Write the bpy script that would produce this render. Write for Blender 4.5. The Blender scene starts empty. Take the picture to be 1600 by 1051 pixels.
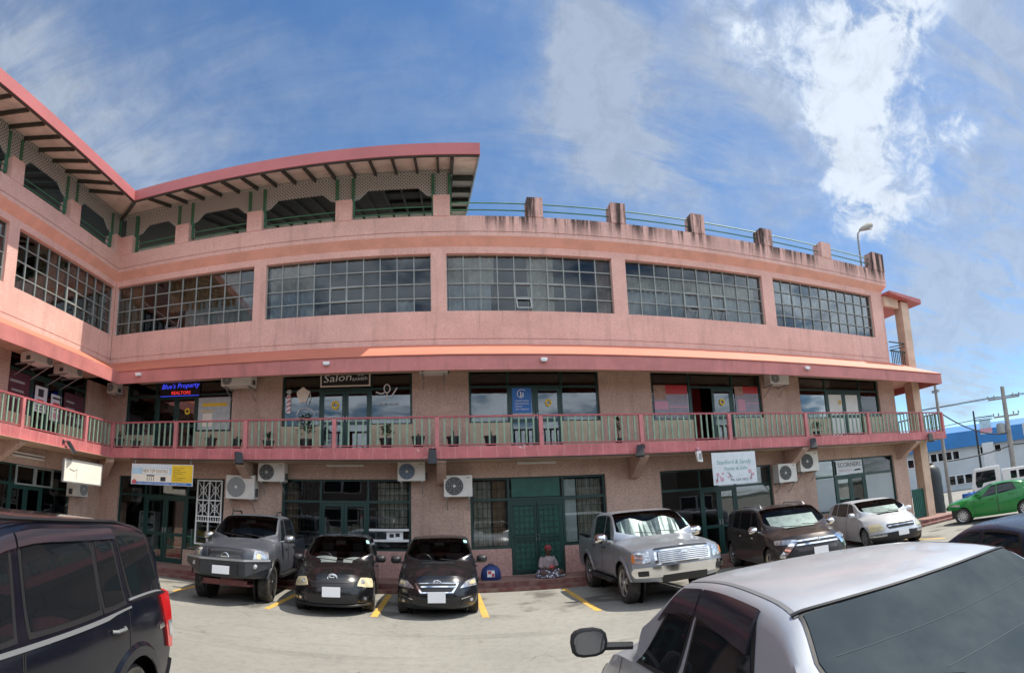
import bpy, bmesh, math, random
from mathutils import Matrix, Vector
random.seed(7)
SC = bpy.context.scene
COL = SC.collection
PI = math.pi
# ------------------------------------------------------------------ camera (hand held panorama sweep)
cd = bpy.data.cameras.new('camera'); cam = bpy.data.objects.new('camera', cd); COL.objects.link(cam); SC.camera = cam
PITCH, ROLL = math.radians(9.22), math.radians(-.92)
FPX, U0, V0 = 861.6, 695.3, 662.4
fw = Vector((0, math.cos(PITCH), math.sin(PITCH))); up0 = Vector((0, -math.sin(PITCH), math.cos(PITCH))); rt0 = Vector((1, 0, 0))
rt = rt0*math.cos(ROLL)+up0*math.sin(ROLL); up = -rt0*math.sin(ROLL)+up0*math.cos(ROLL)
M = Matrix((rt, up, -fw)).transposed().to_4x4(); M.translation = (0, 0, 2)
cam.matrix_world = M
cd.type = 'PANO'; cd.panorama_type = 'CENTRAL_CYLINDRICAL'
cd.central_cylindrical_range_u_min = (0-U0)/FPX; cd.central_cylindrical_range_u_max = (1600-U0)/FPX
cd.central_cylindrical_range_v_min = (V0-1051)/FPX; cd.central_cylindrical_range_v_max = V0/FPX
cd.central_cylindrical_radius = 1
cd.clip_end = 5000
# ------------------------------------------------------------------ light
SUNV = Vector((.50, .02, .866)).normalized()
SUN_STR, SKY_STR, EXPO = 2.2, .15, 1.50
sl = bpy.data.lights.new('sun', 'SUN'); so = bpy.data.objects.new('sun', sl); COL.objects.link(so)
sl.energy = SUN_STR; sl.angle = math.radians(.5); sl.color = (1, .93, .82)
so.rotation_euler = SUNV.to_track_quat('Z', 'Y').to_euler(); so.location = (0, 0, 60)
SC.view_settings.view_transform = 'Standard'; SC.view_settings.look = 'None'; SC.view_settings.gamma = 1
SC.view_settings.exposure = EXPO
SC.cycles.max_bounces = 7; SC.cycles.transparent_max_bounces = 12
SC.cycles.sample_clamp_indirect = 6

class NT:
    def __init__(s, tree): s.t = tree; s.n = tree.nodes; s.l = tree.links
    def new(s, ty, **k):
        n = s.n.new(ty)
        for a, b in k.items(): setattr(n, a, b)
        return n
    def put(s, sock, v):
        if hasattr(v, 'is_linked') or hasattr(v, 'links'): s.l.new(v, sock)
        elif v is not None: sock.default_value = v
    def math(s, op, a, b=None, c=None, clamp=False):
        n = s.new('ShaderNodeMath', operation=op); n.use_clamp = clamp
        s.put(n.inputs[0], a)
        if b is not None: s.put(n.inputs[1], b)
        if c is not None: s.put(n.inputs[2], c)
        return n.outputs[0]
    def vmath(s, op, a, b=None):
        n = s.new('ShaderNodeVectorMath', operation=op); s.put(n.inputs[0], a)
        if b is not None: s.put(n.inputs[1], b)
        return n.outputs['Value'] if op in ('DOT_PRODUCT', 'LENGTH', 'DISTANCE') else n.outputs[0]
    def noise(s, vec, scale, detail=4, rough=.55, dist=0.):
        n = s.new('ShaderNodeTexNoise'); s.put(n.inputs['Vector'], vec); n.inputs['Scale'].default_value = scale
        n.inputs['Detail'].default_value = detail; n.inputs['Roughness'].default_value = rough; n.inputs['Distortion'].default_value = dist
        return n.outputs['Fac']
    def mapr(s, v, a, b, c=0., d=1., smooth=True):
        n = s.new('ShaderNodeMapRange'); n.interpolation_type = 'SMOOTHSTEP' if smooth else 'LINEAR'; n.clamp = True
        s.put(n.inputs['Value'], v)
        for i, x in zip((1, 2, 3, 4), (a, b, c, d)): n.inputs[i].default_value = x
        return n.outputs[0]
    def mix(s, f, a, b):
        n = s.new('ShaderNodeMix', data_type='RGBA'); s.put(n.inputs[0], f)
        s.put(n.inputs[6], (*a, 1) if isinstance(a, tuple) and len(a) == 3 else a)
        s.put(n.inputs[7], (*b, 1) if isinstance(b, tuple) and len(b) == 3 else b)
        return n.outputs[2]
    def scalev(s, vec, sc):
        n = s.new('ShaderNodeMapping'); s.put(n.inputs[0], vec); n.inputs['Scale'].default_value = sc
        return n.outputs[0]

# ------------------------------------------------------------------ sky with procedural clouds
def pxdir(u, v):
    th = (u-U0)/FPX; z2 = (V0-v)/FPX
    d = rt*math.sin(th)+fw*math.cos(th)+up*z2
    return d.normalized()
W = bpy.data.worlds.new('World'); SC.world = W; W.use_nodes = True
w = NT(W.node_tree); w.n.clear()
out = w.new('ShaderNodeOutputWorld'); bg = w.new('ShaderNodeBackground'); w.l.new(bg.outputs[0], out.inputs[0])
sky = w.new('ShaderNodeTexSky'); sky.sky_type = 'NISHITA'; sky.sun_disc = False
sky.sun_elevation = math.asin(SUNV.z); sky.sun_rotation = math.atan2(SUNV.x, SUNV.y)
sky.altitude = 0; sky.air_density = .85; sky.dust_density = .25; sky.ozone_density = 3.0
tc = w.new('ShaderNodeTexCoord'); D = tc.outputs['Generated']
sep = w.new('ShaderNodeSeparateXYZ'); w.l.new(D, sep.inputs[0])
zz = w.math('MAXIMUM', w.math('ADD', sep.outputs[2], .10), .03)
cmb = w.new('ShaderNodeCombineXYZ')
w.l.new(w.math('DIVIDE', sep.outputs[0], zz), cmb.inputs[0]); w.l.new(w.math('DIVIDE', sep.outputs[1], zz), cmb.inputs[1])
PL = cmb.outputs[0]
def warped(scale, amp):
    n = w.new('ShaderNodeTexNoise'); w.l.new(D, n.inputs['Vector']); n.inputs['Scale'].default_value = scale; n.inputs['Detail'].default_value = 6
    n.inputs['Roughness'].default_value = .6
    c = w.vmath('SUBTRACT', n.outputs['Color'], (.5, .5, .5)); sc_ = w.new('ShaderNodeVectorMath', operation='SCALE'); w.l.new(c, sc_.inputs[0]); sc_.inputs[3].default_value = amp
    return w.vmath('ADD', D, sc_.outputs[0])
DW = warped(5.0, .30)
def blob(u, v, ru, rv=None, amp=1.0):
    # soft patch of cloud round a direction, ru and rv in pixels of the photograph's sweep
    rv = rv or ru
    c = pxdir(u, v); e = (pxdir(u+8, v)-pxdir(u-8, v)).normalized(); f = (pxdir(u, v-8)-pxdir(u, v+8)).normalized()
    dx = w.math('MULTIPLY', w.vmath('DOT_PRODUCT', DW, tuple(e)), FPX/ru)
    dx = w.math('SUBTRACT', dx, c.dot(e)*FPX/ru)
    ex = w.math('MULTIPLY', w.vmath('DOT_PRODUCT', DW, tuple(f)), FPX/rv)
    ex = w.math('SUBTRACT', ex, c.dot(f)*FPX/rv)
    r2 = w.math('ADD', w.math('MULTIPLY', dx, dx), w.math('MULTIPLY', ex, ex))
    front = w.math('GREATER_THAN', w.vmath('DOT_PRODUCT', D, tuple(c)), .3)
    g = w.math('EXPONENT', w.math('MULTIPLY', r2, -1.0))
    return w.math('MULTIPLY', w.math('MULTIPLY', g, front), amp)
def total(lst):
    t = None
    for b in lst: t = b if t is None else w.math('ADD', t, b)
    return t
thick = total([blob(1360, 40, 105, 120, 1.15), blob(1345, 180, 72, 75, .85), blob(1330, 265, 50, 45, .55), blob(1380, 325, 80, 50, 1.05), blob(1350, 385, 45, 30, .7),
               blob(1492, 225, 40, 30, .85), blob(1450, 270, 40, 28, .5), blob(1150, 30, 80, 62, .72), blob(1185, 100, 42, 30, .55),
               blob(1205, 295, 18, 14, .42)])
thin = total([blob(20, 100, 110, 140, .85), blob(110, 225, 140, 80, .6), blob(300, 180, 110, 120, .50), blob(890, 120, 75, 150, .72), blob(905, 150, 45, 110, .8), blob(975, 225, 60, 45, 1.0),
              blob(1560, 140, 180, 330, .95), blob(1500, 520, 170, 60, 1.0), blob(1560, 430, 160, 60, .75), blob(1110, 190, 190, 190, .62), blob(250, 280, 170, 50, .50),
              blob(1250, 130, 160, 220, .55), blob(520, 130, 150, 60, .25), blob(1480, 600, 120, 30, .6), blob(700, 200, 200, 60, .22)])
n1 = w.noise(PL, 2.2, 9, .62, .3)
def fibres(ang, lo, hi, scale, dist):
    m_ = w.new('ShaderNodeMapping'); w.l.new(PL, m_.inputs[0]); m_.inputs['Rotation'].default_value = (0, 0, ang); m_.inputs['Scale'].default_value = (lo, hi, 1)
    return w.noise(m_.outputs[0], scale, 10, .66, dist)
f1 = fibres(.5, .38, 1.3, 3.2, 1.1); f2 = fibres(-.9, .5, 1.2, 2.6, .9)
n2 = w.math('ADD', w.math('MULTIPLY', f1, .55), w.math('MULTIPLY', f2, .45))
n3 = w.noise(D, 22, 9, .66, .5)
nn = w.math('ADD', w.math('MULTIPLY', n1, .40), w.math('ADD', w.math('MULTIPLY', n3, .40), w.math('MULTIPLY', f1, .20)))
td = w.math('MULTIPLY', thick, w.mapr(nn, .34, .64, .0, 1.75, False))
td = w.math('MULTIPLY', w.mapr(td, .10, 1.22), .96)
tn = w.math('MULTIPLY', thin, w.mapr(n2, .36, .62, .10, 1.45, False), clamp=True)
tn = w.math('MULTIPLY', tn, .70)
# unseen bright clouds added behind the camera to light the facade and reflections
behind = w.mapr(sep.outputs[1], .25, -.25, 0., 1.)
fill_clouds = w.math('MULTIPLY', w.mapr(n1, .30, .55), behind)
fac = w.math('MAXIMUM', w.math('MAXIMUM', td, tn), w.math('MULTIPLY', fill_clouds, .9))
shade = w.mapr(n3, .34, .60, .86, 1.0)
hs = w.new('ShaderNodeHueSaturation'); w.l.new(sky.outputs[0], hs.inputs['Color']); hs.inputs['Saturation'].default_value = 1.12; hs.inputs['Value'].default_value = .41
CLOUD = 1.95
cl = w.new('ShaderNodeCombineXYZ')
for i, k in enumerate((.90, 1.0, 1.13)): w.l.new(w.math('MULTIPLY', w.math('ADD', w.math('ADD', w.math('MULTIPLY', td, .38), .74), w.math('MULTIPLY', fill_clouds, 1.7)), CLOUD*k), cl.inputs[i])
cls = w.new('ShaderNodeVectorMath', operation='SCALE'); w.l.new(cl.outputs[0], cls.inputs[0]); w.l.new(shade, cls.inputs[3])
w.l.new(w.mix(fac, w.vmath('MULTIPLY', hs.outputs[0], (.89, 1.01, 1.03)), cls.outputs[0]), bg.inputs[0]); bg.inputs[1].default_value = SKY_STR

# ------------------------------------------------------------------ materials
def mat(name, col, rough=.6, metal=0., coat=0., spec=.5, var=0., vscale=3., bump=0., bscale=40., col2=None, emit=None, alpha=None, bdist=.01):
    m = bpy.data.materials.new(name); m.use_nodes = True; t = NT(m.node_tree); b = t.n['Principled BSDF']
    b.inputs['Base Color'].default_value = (*col, 1); b.inputs['Roughness'].default_value = rough; b.inputs['Metallic'].default_value = metal
    b.inputs['Coat Weight'].default_value = coat; b.inputs['Coat Roughness'].default_value = .03; b.inputs['Specular IOR Level'].default_value = spec
    o = t.new('ShaderNodeTexCoord').outputs['Object']
    if var:
        n = t.noise(o, vscale, 6, .6)
        c2 = col2 or tuple(c*(1-var) for c in col)
        b_c = t.mix(t.mapr(n, .35, .68), col, c2); t.l.new(b_c, b.inputs['Base Color'])
    if bump:
        bn = t.new('ShaderNodeBump'); bn.inputs['Strength'].default_value = bump; bn.inputs['Distance'].default_value = bdist
        t.l.new(t.noise(o, bscale, 3, .6), bn.inputs['Height']); t.l.new(bn.outputs[0], b.inputs['Normal'])
    if emit: b.inputs['Emission Color'].default_value = (*emit[0], 1); b.inputs['Emission Strength'].default_value = emit[1]
    return m
def stucco(name, col, col2, stain=0., zr=(11.1, 10.3), streak=(0.03, .028, .025)):
    m = mat(name, col, .92, spec=.25); t = NT(m.node_tree); b = t.n['Principled BSDF']
    o = t.new('ShaderNodeTexCoord').outputs['Object']
    f = t.noise(o, 16, 5, .7); big = t.noise(o, .7, 4, .6)
    c = t.mix(t.mapr(f, .40, .62), col, col2)
    c = t.mix(t.math('MULTIPLY', t.mapr(big, .35, .7), .38), c, tuple(x*.70 for x in col2))
    c = t.mix(t.math('MULTIPLY', t.mapr(t.noise(o, 3.1, 6, .7), .48, .70), .28), c, tuple(min(.9, x*1.18) for x in col))
    stv = t.noise(t.scalev(o, (3.2, 3.2, .35)), 1.0, 5, .6)
    sz = t.new('ShaderNodeSeparateXYZ'); t.l.new(o, sz.inputs[0]); drip = t.noise(t.scalev(o, (7, 7, .3)), 1.0, 6, .7)
    zone = t.math('MULTIPLY', t.mapr(sz.outputs[2], 6.9, 8.05), t.mapr(sz.outputs[2], 8.11, 8.07))
    c = t.mix(t.math('MULTIPLY', t.math('MULTIPLY', t.mapr(drip, .55, .72), zone), .40), c, tuple(x*.35 for x in col2))
    c = t.mix(t.math('MULTIPLY', t.mapr(stv, .52, .70), .28), c, tuple(x*.5 for x in col2))
    if stain:
        se = t.new('ShaderNodeSeparateXYZ'); t.l.new(o, se.inputs[0])
        st = t.noise(t.scalev(o, (5.5, 5.5, .45)), 1.0, 6, .65)
        reg = t.noise(t.scalev(o, (.45, .45, .1)), 1.0, 2, .5)
        zf = t.mapr(se.outputs[2], zr[1], zr[0])
        a = t.math('MULTIPLY', t.math('MULTIPLY', t.mapr(st, .40, .60), zf), t.mapr(reg, .30, .50))
        xg = t.mapr(se.outputs[0], .9, 1.6)
        c = t.mix(t.math('MULTIPLY', t.math('MULTIPLY', a, xg), stain), c, streak)
    t.l.new(c, b.inputs['Base Color'])
    bn = t.new('ShaderNodeBump'); bn.inputs['Strength'].default_value = .9; bn.inputs['Distance'].default_value = .03
    t.l.new(t.math('ADD', t.noise(o, 22, 4, .65), t.math('MULTIPLY', t.noise(o, 70, 2, .5), .4)), bn.inputs['Height']); t.l.new(bn.outputs[0], b.inputs['Normal'])
    return m
def glass(name, tint=(.25, .3, .3), refl=.22, rough=.02, fk=1.0):
    m = bpy.data.materials.new(name); m.use_nodes = True; t = NT(m.node_tree); t.n.clear()
    o = t.new('ShaderNodeOutputMaterial'); tr = t.new('ShaderNodeBsdfTransparent'); gl = t.new('ShaderNodeBsdfGlossy'); mx = t.new('ShaderNodeMixShader')
    tr.inputs[0].default_value = (*tint, 1); gl.inputs['Roughness'].default_value = rough
    fr = t.new('ShaderNodeFresnel'); fr.inputs[0].default_value = 1.5
    t.l.new(t.math('ADD', t.math('MULTIPLY', fr.outputs[0], fk), refl, clamp=True), mx.inputs[0])
    co = t.new('ShaderNodeTexCoord').outputs['Object']
    bn = t.new('ShaderNodeBump'); bn.inputs['Strength'].default_value = .05; bn.inputs['Distance'].default_value = .02
    t.l.new(t.noise(co, 1.3, 2, .5), bn.inputs['Height']); t.l.new(bn.outputs[0], gl.inputs['Normal'])
    t.l.new(tr.outputs[0], mx.inputs[1]); t.l.new(gl.outputs[0], mx.inputs[2]); t.l.new(mx.outputs[0], o.inputs[0])
    return m
MT = {}
MT['wall'] = stucco('pink_stucco', (.79, .50, .425), (.70, .42, .35))
MT['parapet'] = stucco('stained_stucco', (.79, .50, .425), (.70, .42, .35), .95)
def chipped(m, lines=False):
    t = NT(m.node_tree); b = t.n['Principled BSDF']; o = t.new('ShaderNodeTexCoord').outputs['Object']
    src = b.inputs['Base Color'].links[0].from_socket
    c = t.math('MULTIPLY', t.mapr(t.noise(o, 9, 5, .7), .60, .66), t.mapr(t.noise(t.scalev(o, (.55, .55, 2)), 1., 2, .5), .60, .68))
    col = t.mix(c, src, (.72, .60, .55)); st = t.noise(t.scalev(o, (4, 4, .4)), 1., 5, .65)
    col = t.mix(t.math('MULTIPLY', t.mapr(st, .5, .72), .35), col, (.20, .08, .07))
    if lines:
        s = t.new('ShaderNodeSeparateXYZ'); t.l.new(o, s.inputs[0]); h = t.math('ADD', s.outputs[0], s.outputs[1])
        f = t.math('FRACT', t.math('MULTIPLY', t.math('ADD', h, t.math('MULTIPLY', t.noise(o, 1.2, 2, .5), .3)), 2.7))
        col = t.mix(t.math('MULTIPLY', t.mapr(f, .88, .94), .22), col, (.75, .42, .40))
    t.l.new(col, b.inputs['Base Color'])
MT['lowwall'] = stucco('brown_pink_stucco', (.63, .45, .365), (.48, .325, .255))
MT['pinkbase'] = stucco('rose_stucco', (.64, .40, .35), (.48, .27, .235))
MT['cornice'] = mat('salmon_paint', (.76, .44, .34), .8, var=.15, vscale=2)
MT['fascia'] = mat('canopy_red_paint', (.54, .19, .17), .55, var=.22, vscale=1.2)
MT['canopytop'] = mat('coral_sheet', (.60, .19, .12), .6, var=.12, vscale=1.0)
MT['slab'] = mat('slab_red_paint', (.56, .165, .165), .6, var=.25, vscale=2.0)
MT['soffit'] = mat('soffit_tan', (.58, .42, .30), .85, var=.25, vscale=1.0)
MT['rooftrim'] = mat('roof_red', (.46, .135, .13), .55, var=.15, vscale=.8)
MT['roofboard'] = mat('cream_board', (.72, .69, .62), .85, var=.25, vscale=1.6)
MT['roofshade'] = mat('inner_roof_shade', (.05, .046, .04), .9, var=.4, vscale=3)  # near black colour standing in for the shade inside the open top floor
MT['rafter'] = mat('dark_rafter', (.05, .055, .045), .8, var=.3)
MT['green'] = mat('green_paint', (.012, .105, .078), .45, var=.3, vscale=4)
MT['postgreen'] = mat('mid_green_paint', (.06, .20, .11), .55, var=.25, vscale=4)
MT['rail'] = mat('rail_red', (.40, .10, .11), .5, var=.2)
MT['railpost'] = mat('rail_post_pink', (.55, .19, .19), .55, var=.2)
MT['baluster'] = mat('grey_green_baluster', (.25, .36, .26), .6, var=.25, vscale=6)
MT['darkbal'] = mat('dark_baluster', (.03, .055, .05), .6)
MT['mullion'] = mat('mullion_grey_green', (.27, .31, .29), .5, var=.2)
MT['frame'] = mat('dark_green_frame', (.008, .045, .038), .4)
MT['cream'] = mat('cream_panel', (.52, .45, .32), .8, var=.2, vscale=2)
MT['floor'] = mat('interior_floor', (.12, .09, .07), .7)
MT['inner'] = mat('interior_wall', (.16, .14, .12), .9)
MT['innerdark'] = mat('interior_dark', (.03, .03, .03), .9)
MT['glass'] = glass('window_glass', (.76, .79, .79), .015, .02, .75)
MT['shopglass'] = glass('shop_glass', (.86, .90, .90), .05)
MT['frost'] = mat('frosted_film', (.33, .37, .38), .25, spec=.5, var=.1, vscale=1)
MT['curtain'] = mat('curtain_cream', (.62, .55, .43), .9, var=.3, vscale=5)
MT['browncurtain'] = mat('curtain_brown', (.42, .25, .13), .9, var=.4, vscale=4)
MT['greycurtain'] = mat('curtain_grey', (.52, .55, .55), .9, var=.2, vscale=5)
MT['whiteblind'] = mat('white_blind', (.75, .77, .72), .8, var=.08)
MT['kerb'] = mat('red_step_paint', (.17, .05, .042), .75, var=.55, vscale=3.5, col2=(.24, .15, .12), bump=.3)
MT['walk'] = mat('red_oxide_floor', (.30, .17, .14), .75, var=.35, vscale=2.2, bump=.2)
MT['white'] = mat('white_paint', (.80, .80, .78), .5, var=.06)
MT['acwhite'] = mat('ac_casing', (.72, .70, .64), .5, var=.14, vscale=3)
MT['acdark'] = mat('ac_grille_dark', (.06, .065, .065), .6)
MT['acgrey'] = mat('ac_grille_grey', (.30, .31, .30), .6)
MT['acblue'] = mat('ac_fan_blue', (.08, .15, .24), .5)
MT['black'] = mat('black_plastic', (.018, .018, .02), .5)
MT['steel'] = mat('galvanised_steel', (.42, .43, .43), .45, metal=.6, var=.2)
MT['pole'] = mat('weathered_pole', (.33, .31, .28), .85, var=.3, vscale=4)
MT['chrome'] = mat('chrome', (.78, .78, .78), .10, metal=1.)
MT['lampglass'] = mat('lamp_glass', (.55, .57, .6), .08, coat=1.)
MT['tubewhite'] = mat('tube_white', (.78, .76, .70), .4)
MT['yellowline'] = mat('yellow_line_paint', (.72, .40, .05), .75, var=.35, vscale=5, col2=(.46, .30, .10), bump=.2)
MT['gallerytan'] = mat('gallery_tan_paint', (.62, .45, .33), .8, var=.2, vscale=2)
chipped(MT['fascia']); chipped(MT['slab'], True)
MT['mirror'] = mat('mirror_silver', (.42, .43, .44), .04, metal=1.)
MT['red'] = mat('red_gloss', (.45, .03, .03), .4)
MT['leaf'] = mat('leaf_green', (.035, .11, .03), .5, var=.45, vscale=20)
MT['leaf2'] = mat('leaf_deep_green', (.02, .075, .03), .5, var=.45, vscale=20)
MT['stem'] = mat('stem_brown', (.12, .09, .05), .8)
MT['soil'] = mat('soil', (.05, .035, .025), .9)
MT['blue'] = mat('blue_print', (.03, .16, .48), .5)
MT['inkdark'] = mat('ink_dark', (.03, .03, .035), .6)
MT['inkteal'] = mat('ink_teal', (.10, .32, .32), .6)
MT['inkred'] = mat('ink_red', (.55, .08, .10), .6)
MT['inkpink'] = mat('ink_pink', (.60, .30, .38), .6)
MT['inkwhite'] = mat('ink_white', (.8, .8, .8), .6)
MT['yellow'] = mat('yellow_print', (.85, .55, .03), .55, var=.1)
MT['paleblue'] = mat('pale_blue_print', (.45, .65, .78), .55, var=.2, vscale=5)
MT['signwhite'] = mat('banner_white', (.66, .70, .72), .55, var=.12, vscale=4)
MT['creamsign'] = mat('faded_cream_sign', (.86, .78, .66), .5, var=.08, vscale=3)
MT['neonblue'] = mat('neon_blue', (.05, .06, .8), .5, emit=((.06, .08, 1.), .35))
MT['neonred'] = mat('neon_red', (.8, .03, .03), .5, emit=((1., .05, .05), .4))

# ------------------------------------------------------------------ mesh helpers
def ident(a, d, z): return (a, d, z)
class MB:
    def __init__(s, T=ident): s.v = []; s.f = []; s.m = []; s.T = T; s.k = 0; s.seg = []
    def add(s, vs, fs, raw=False):
        o = len(s.v); s.v += [tuple(p) if raw else s.T(*p) for p in vs]; s.f += [tuple(i+o for i in f) for f in fs]; s.m += [s.k]*len(fs); s.seg.append((o, len(s.v), len(s.f)-len(fs), len(s.f)))
        return s
    def box(s, a0, a1, b0, b1, c0, c1):
        vs = [(a, b, c) for a in (a0, a1) for b in (b0, b1) for c in (c0, c1)]
        return s.add(vs, [(0, 1, 3, 2), (4, 6, 7, 5), (0, 4, 5, 1), (2, 3, 7, 6), (0, 2, 6, 4), (1, 5, 7, 3)])
    def quad(s, *p): return s.add(p, [tuple(range(len(p)))])
    def prism(s, poly, axis, lo, hi):
        # polygon of 2-tuples extruded along axis index (0, 1, 2)
        def mk(p, h):
            q = list(p); q.insert(axis, h); return tuple(q)
        n = len(poly); vs = [mk(p, lo) for p in poly]+[mk(p, hi) for p in poly]
        return s.add(vs, [tuple(range(n)), tuple(range(2*n-1, n-1, -1))]+[(i, (i+1) % n, (i+1) % n+n, i+n) for i in range(n)])
    def hexa(s, p8): return s.add(p8, [(0, 3, 2, 1), (4, 5, 6, 7), (0, 1, 5, 4), (1, 2, 6, 5), (2, 3, 7, 6), (3, 0, 4, 7)])
    def tube(s, pts, r, n=8, cap=True):
        pts = [Vector(p) for p in pts]; rs = r if isinstance(r, (list, tuple)) else [r]*len(pts); vs = []; fs = []
        prev = None
        for i, p in enumerate(pts):
            t = (pts[min(i+1, len(pts)-1)]-pts[max(i-1, 0)]).normalized()
            if prev is None:
                a = t.cross(Vector((0, 0, 1)));
                if a.length < .1: a = t.cross(Vector((1, 0, 0)))
            else: a = prev-t*prev.dot(t)
            a.normalize(); prev = a; b = t.cross(a)
            vs += [tuple(p+(a*math.cos(2*PI*k/n)+b*math.sin(2*PI*k/n))*rs[i]) for k in range(n)]
        for i in range(len(pts)-1):
            fs += [(i*n+k, i*n+(k+1) % n, (i+1)*n+(k+1) % n, (i+1)*n+k) for k in range(n)]
        if cap: fs += [tuple(range(n-1, -1, -1)), tuple(range((len(pts)-1)*n, len(pts)*n))]
        return s.add(vs, fs)
    def lathe(s, prof, c, axis=(0, 0, 1), n=20):
        # prof: list of (radius, height along axis)
        ax = Vector(axis).normalized(); a = ax.cross(Vector((0, 0, 1)))
        if a.length < .1: a = ax.cross(Vector((1, 0, 0)))
        a.normalize(); b = ax.cross(a); c = Vector(c); vs = []; fs = []
        for r, h in prof: vs += [tuple(c+ax*h+(a*math.cos(2*PI*k/n)+b*math.sin(2*PI*k/n))*max(r, 1e-4)) for k in range(n)]
        for i in range(len(prof)-1): fs += [(i*n+k, i*n+(k+1) % n, (i+1)*n+(k+1) % n, (i+1)*n+k) for k in range(n)]
        return s.add(vs, fs)
    def ball(s, c, r, n=12, m=8):
        rx, ry, rz = r if isinstance(r, tuple) else (r, r, r); vs = []; fs = []
        for i in range(m+1):
            ph = PI*i/m
            for k in range(n): th = 2*PI*k/n; vs.append((c[0]+rx*math.sin(ph)*math.cos(th), c[1]+ry*math.sin(ph)*math.sin(th), c[2]+rz*math.cos(ph)))
        for i in range(m): fs += [(i*n+k, i*n+(k+1) % n, (i+1)*n+(k+1) % n, (i+1)*n+k) for k in range(n)]
        return s.add(vs, fs)
    def build(s, name, mats, parent=None, smooth=False, bevel=0., label=None):
        me = bpy.data.meshes.new(name); me.from_pydata(s.v, [], s.f)
        ms = mats if isinstance(mats, (list, tuple)) else [mats]
        for m in ms: me.materials.append(m if not isinstance(m, str) else MT[m])
        for p, k in zip(me.polygons, s.m): p.material_index = k
        bm = bmesh.new(); bm.from_mesh(me)
        bmesh.ops.remove_doubles(bm, verts=bm.verts, dist=1e-5)
        bmesh.ops.recalc_face_normals(bm, faces=bm.faces)
        if bevel: bmesh.ops.bevel(bm, geom=list(bm.edges), offset=bevel, segments=2, affect='EDGES', profile=.6)
        bm.to_mesh(me); bm.free()
        if smooth:
            me.polygons.foreach_set('use_smooth', [True]*len(me.polygons))
            try: me.set_sharp_from_angle(angle=math.radians(38))
            except Exception: pass
        o = bpy.data.objects.new(name, me); COL.objects.link(o)
        if parent: o.parent = parent
        if label: o['label'] = label
        return o
    def split(s, name, mats, parent=None, **k):
        # every piece added so far becomes a part of its own
        return [p.build(name, mats, parent, **k) for p in s.parts_()]
    def parts_(s):
        out = []; idx = 0
        for (v0, v1, f0, f1) in s.seg:
            q = MB(); q.v = s.v[v0:v1]; q.f = [tuple(i-v0 for i in f) for f in s.f[f0:f1]]; q.m = s.m[f0:f1]; out.append(q)
        return out
def tag(o, label, cat, group=None):
    o['label'] = label; o['category'] = cat
    if group: o['group'] = group
    return o
def thing(name, label, cat, loc=(0, 0, 0), rz=0., group=None):
    o = bpy.data.objects.new(name, None); COL.objects.link(o); o.location = loc; o.rotation_euler = (0, 0, rz); o.empty_display_size = .2
    return tag(o, label, cat, group)
def structure(o): o['kind'] = 'structure'; return o
def text(mb, s, a, z, h, d, width=None, slope=0., ital=0.):
    # letters laid on the wall plane of mb.T: a = left, z = baseline, h = letter height, d = how far proud
    cu = bpy.data.curves.new('letters', 'FONT'); cu.body = s; cu.size = 1; cu.resolution_u = 2
    ob = bpy.data.objects.new('letters', cu); COL.objects.link(ob)
    dg = bpy.context.evaluated_depsgraph_get(); me = bpy.data.meshes.new_from_object(ob.evaluated_get(dg))
    bpy.data.objects.remove(ob); bpy.data.curves.remove(cu)
    if not me.vertices: return
    xs = [v.co.x for v in me.vertices]; x0, x1 = min(xs), max(xs); kz = h/.7; kx = kz if width is None else width/(x1-x0)
    vs = [(a+(v.co.x-x0)*kx+v.co.y*kz*ital, d, z+v.co.y*kz+slope*(v.co.x-x0)*kx) for v in me.vertices]
    mb.add(vs, [tuple(p.vertices) for p in me.polygons]); bpy.data.meshes.remove(me)
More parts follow.
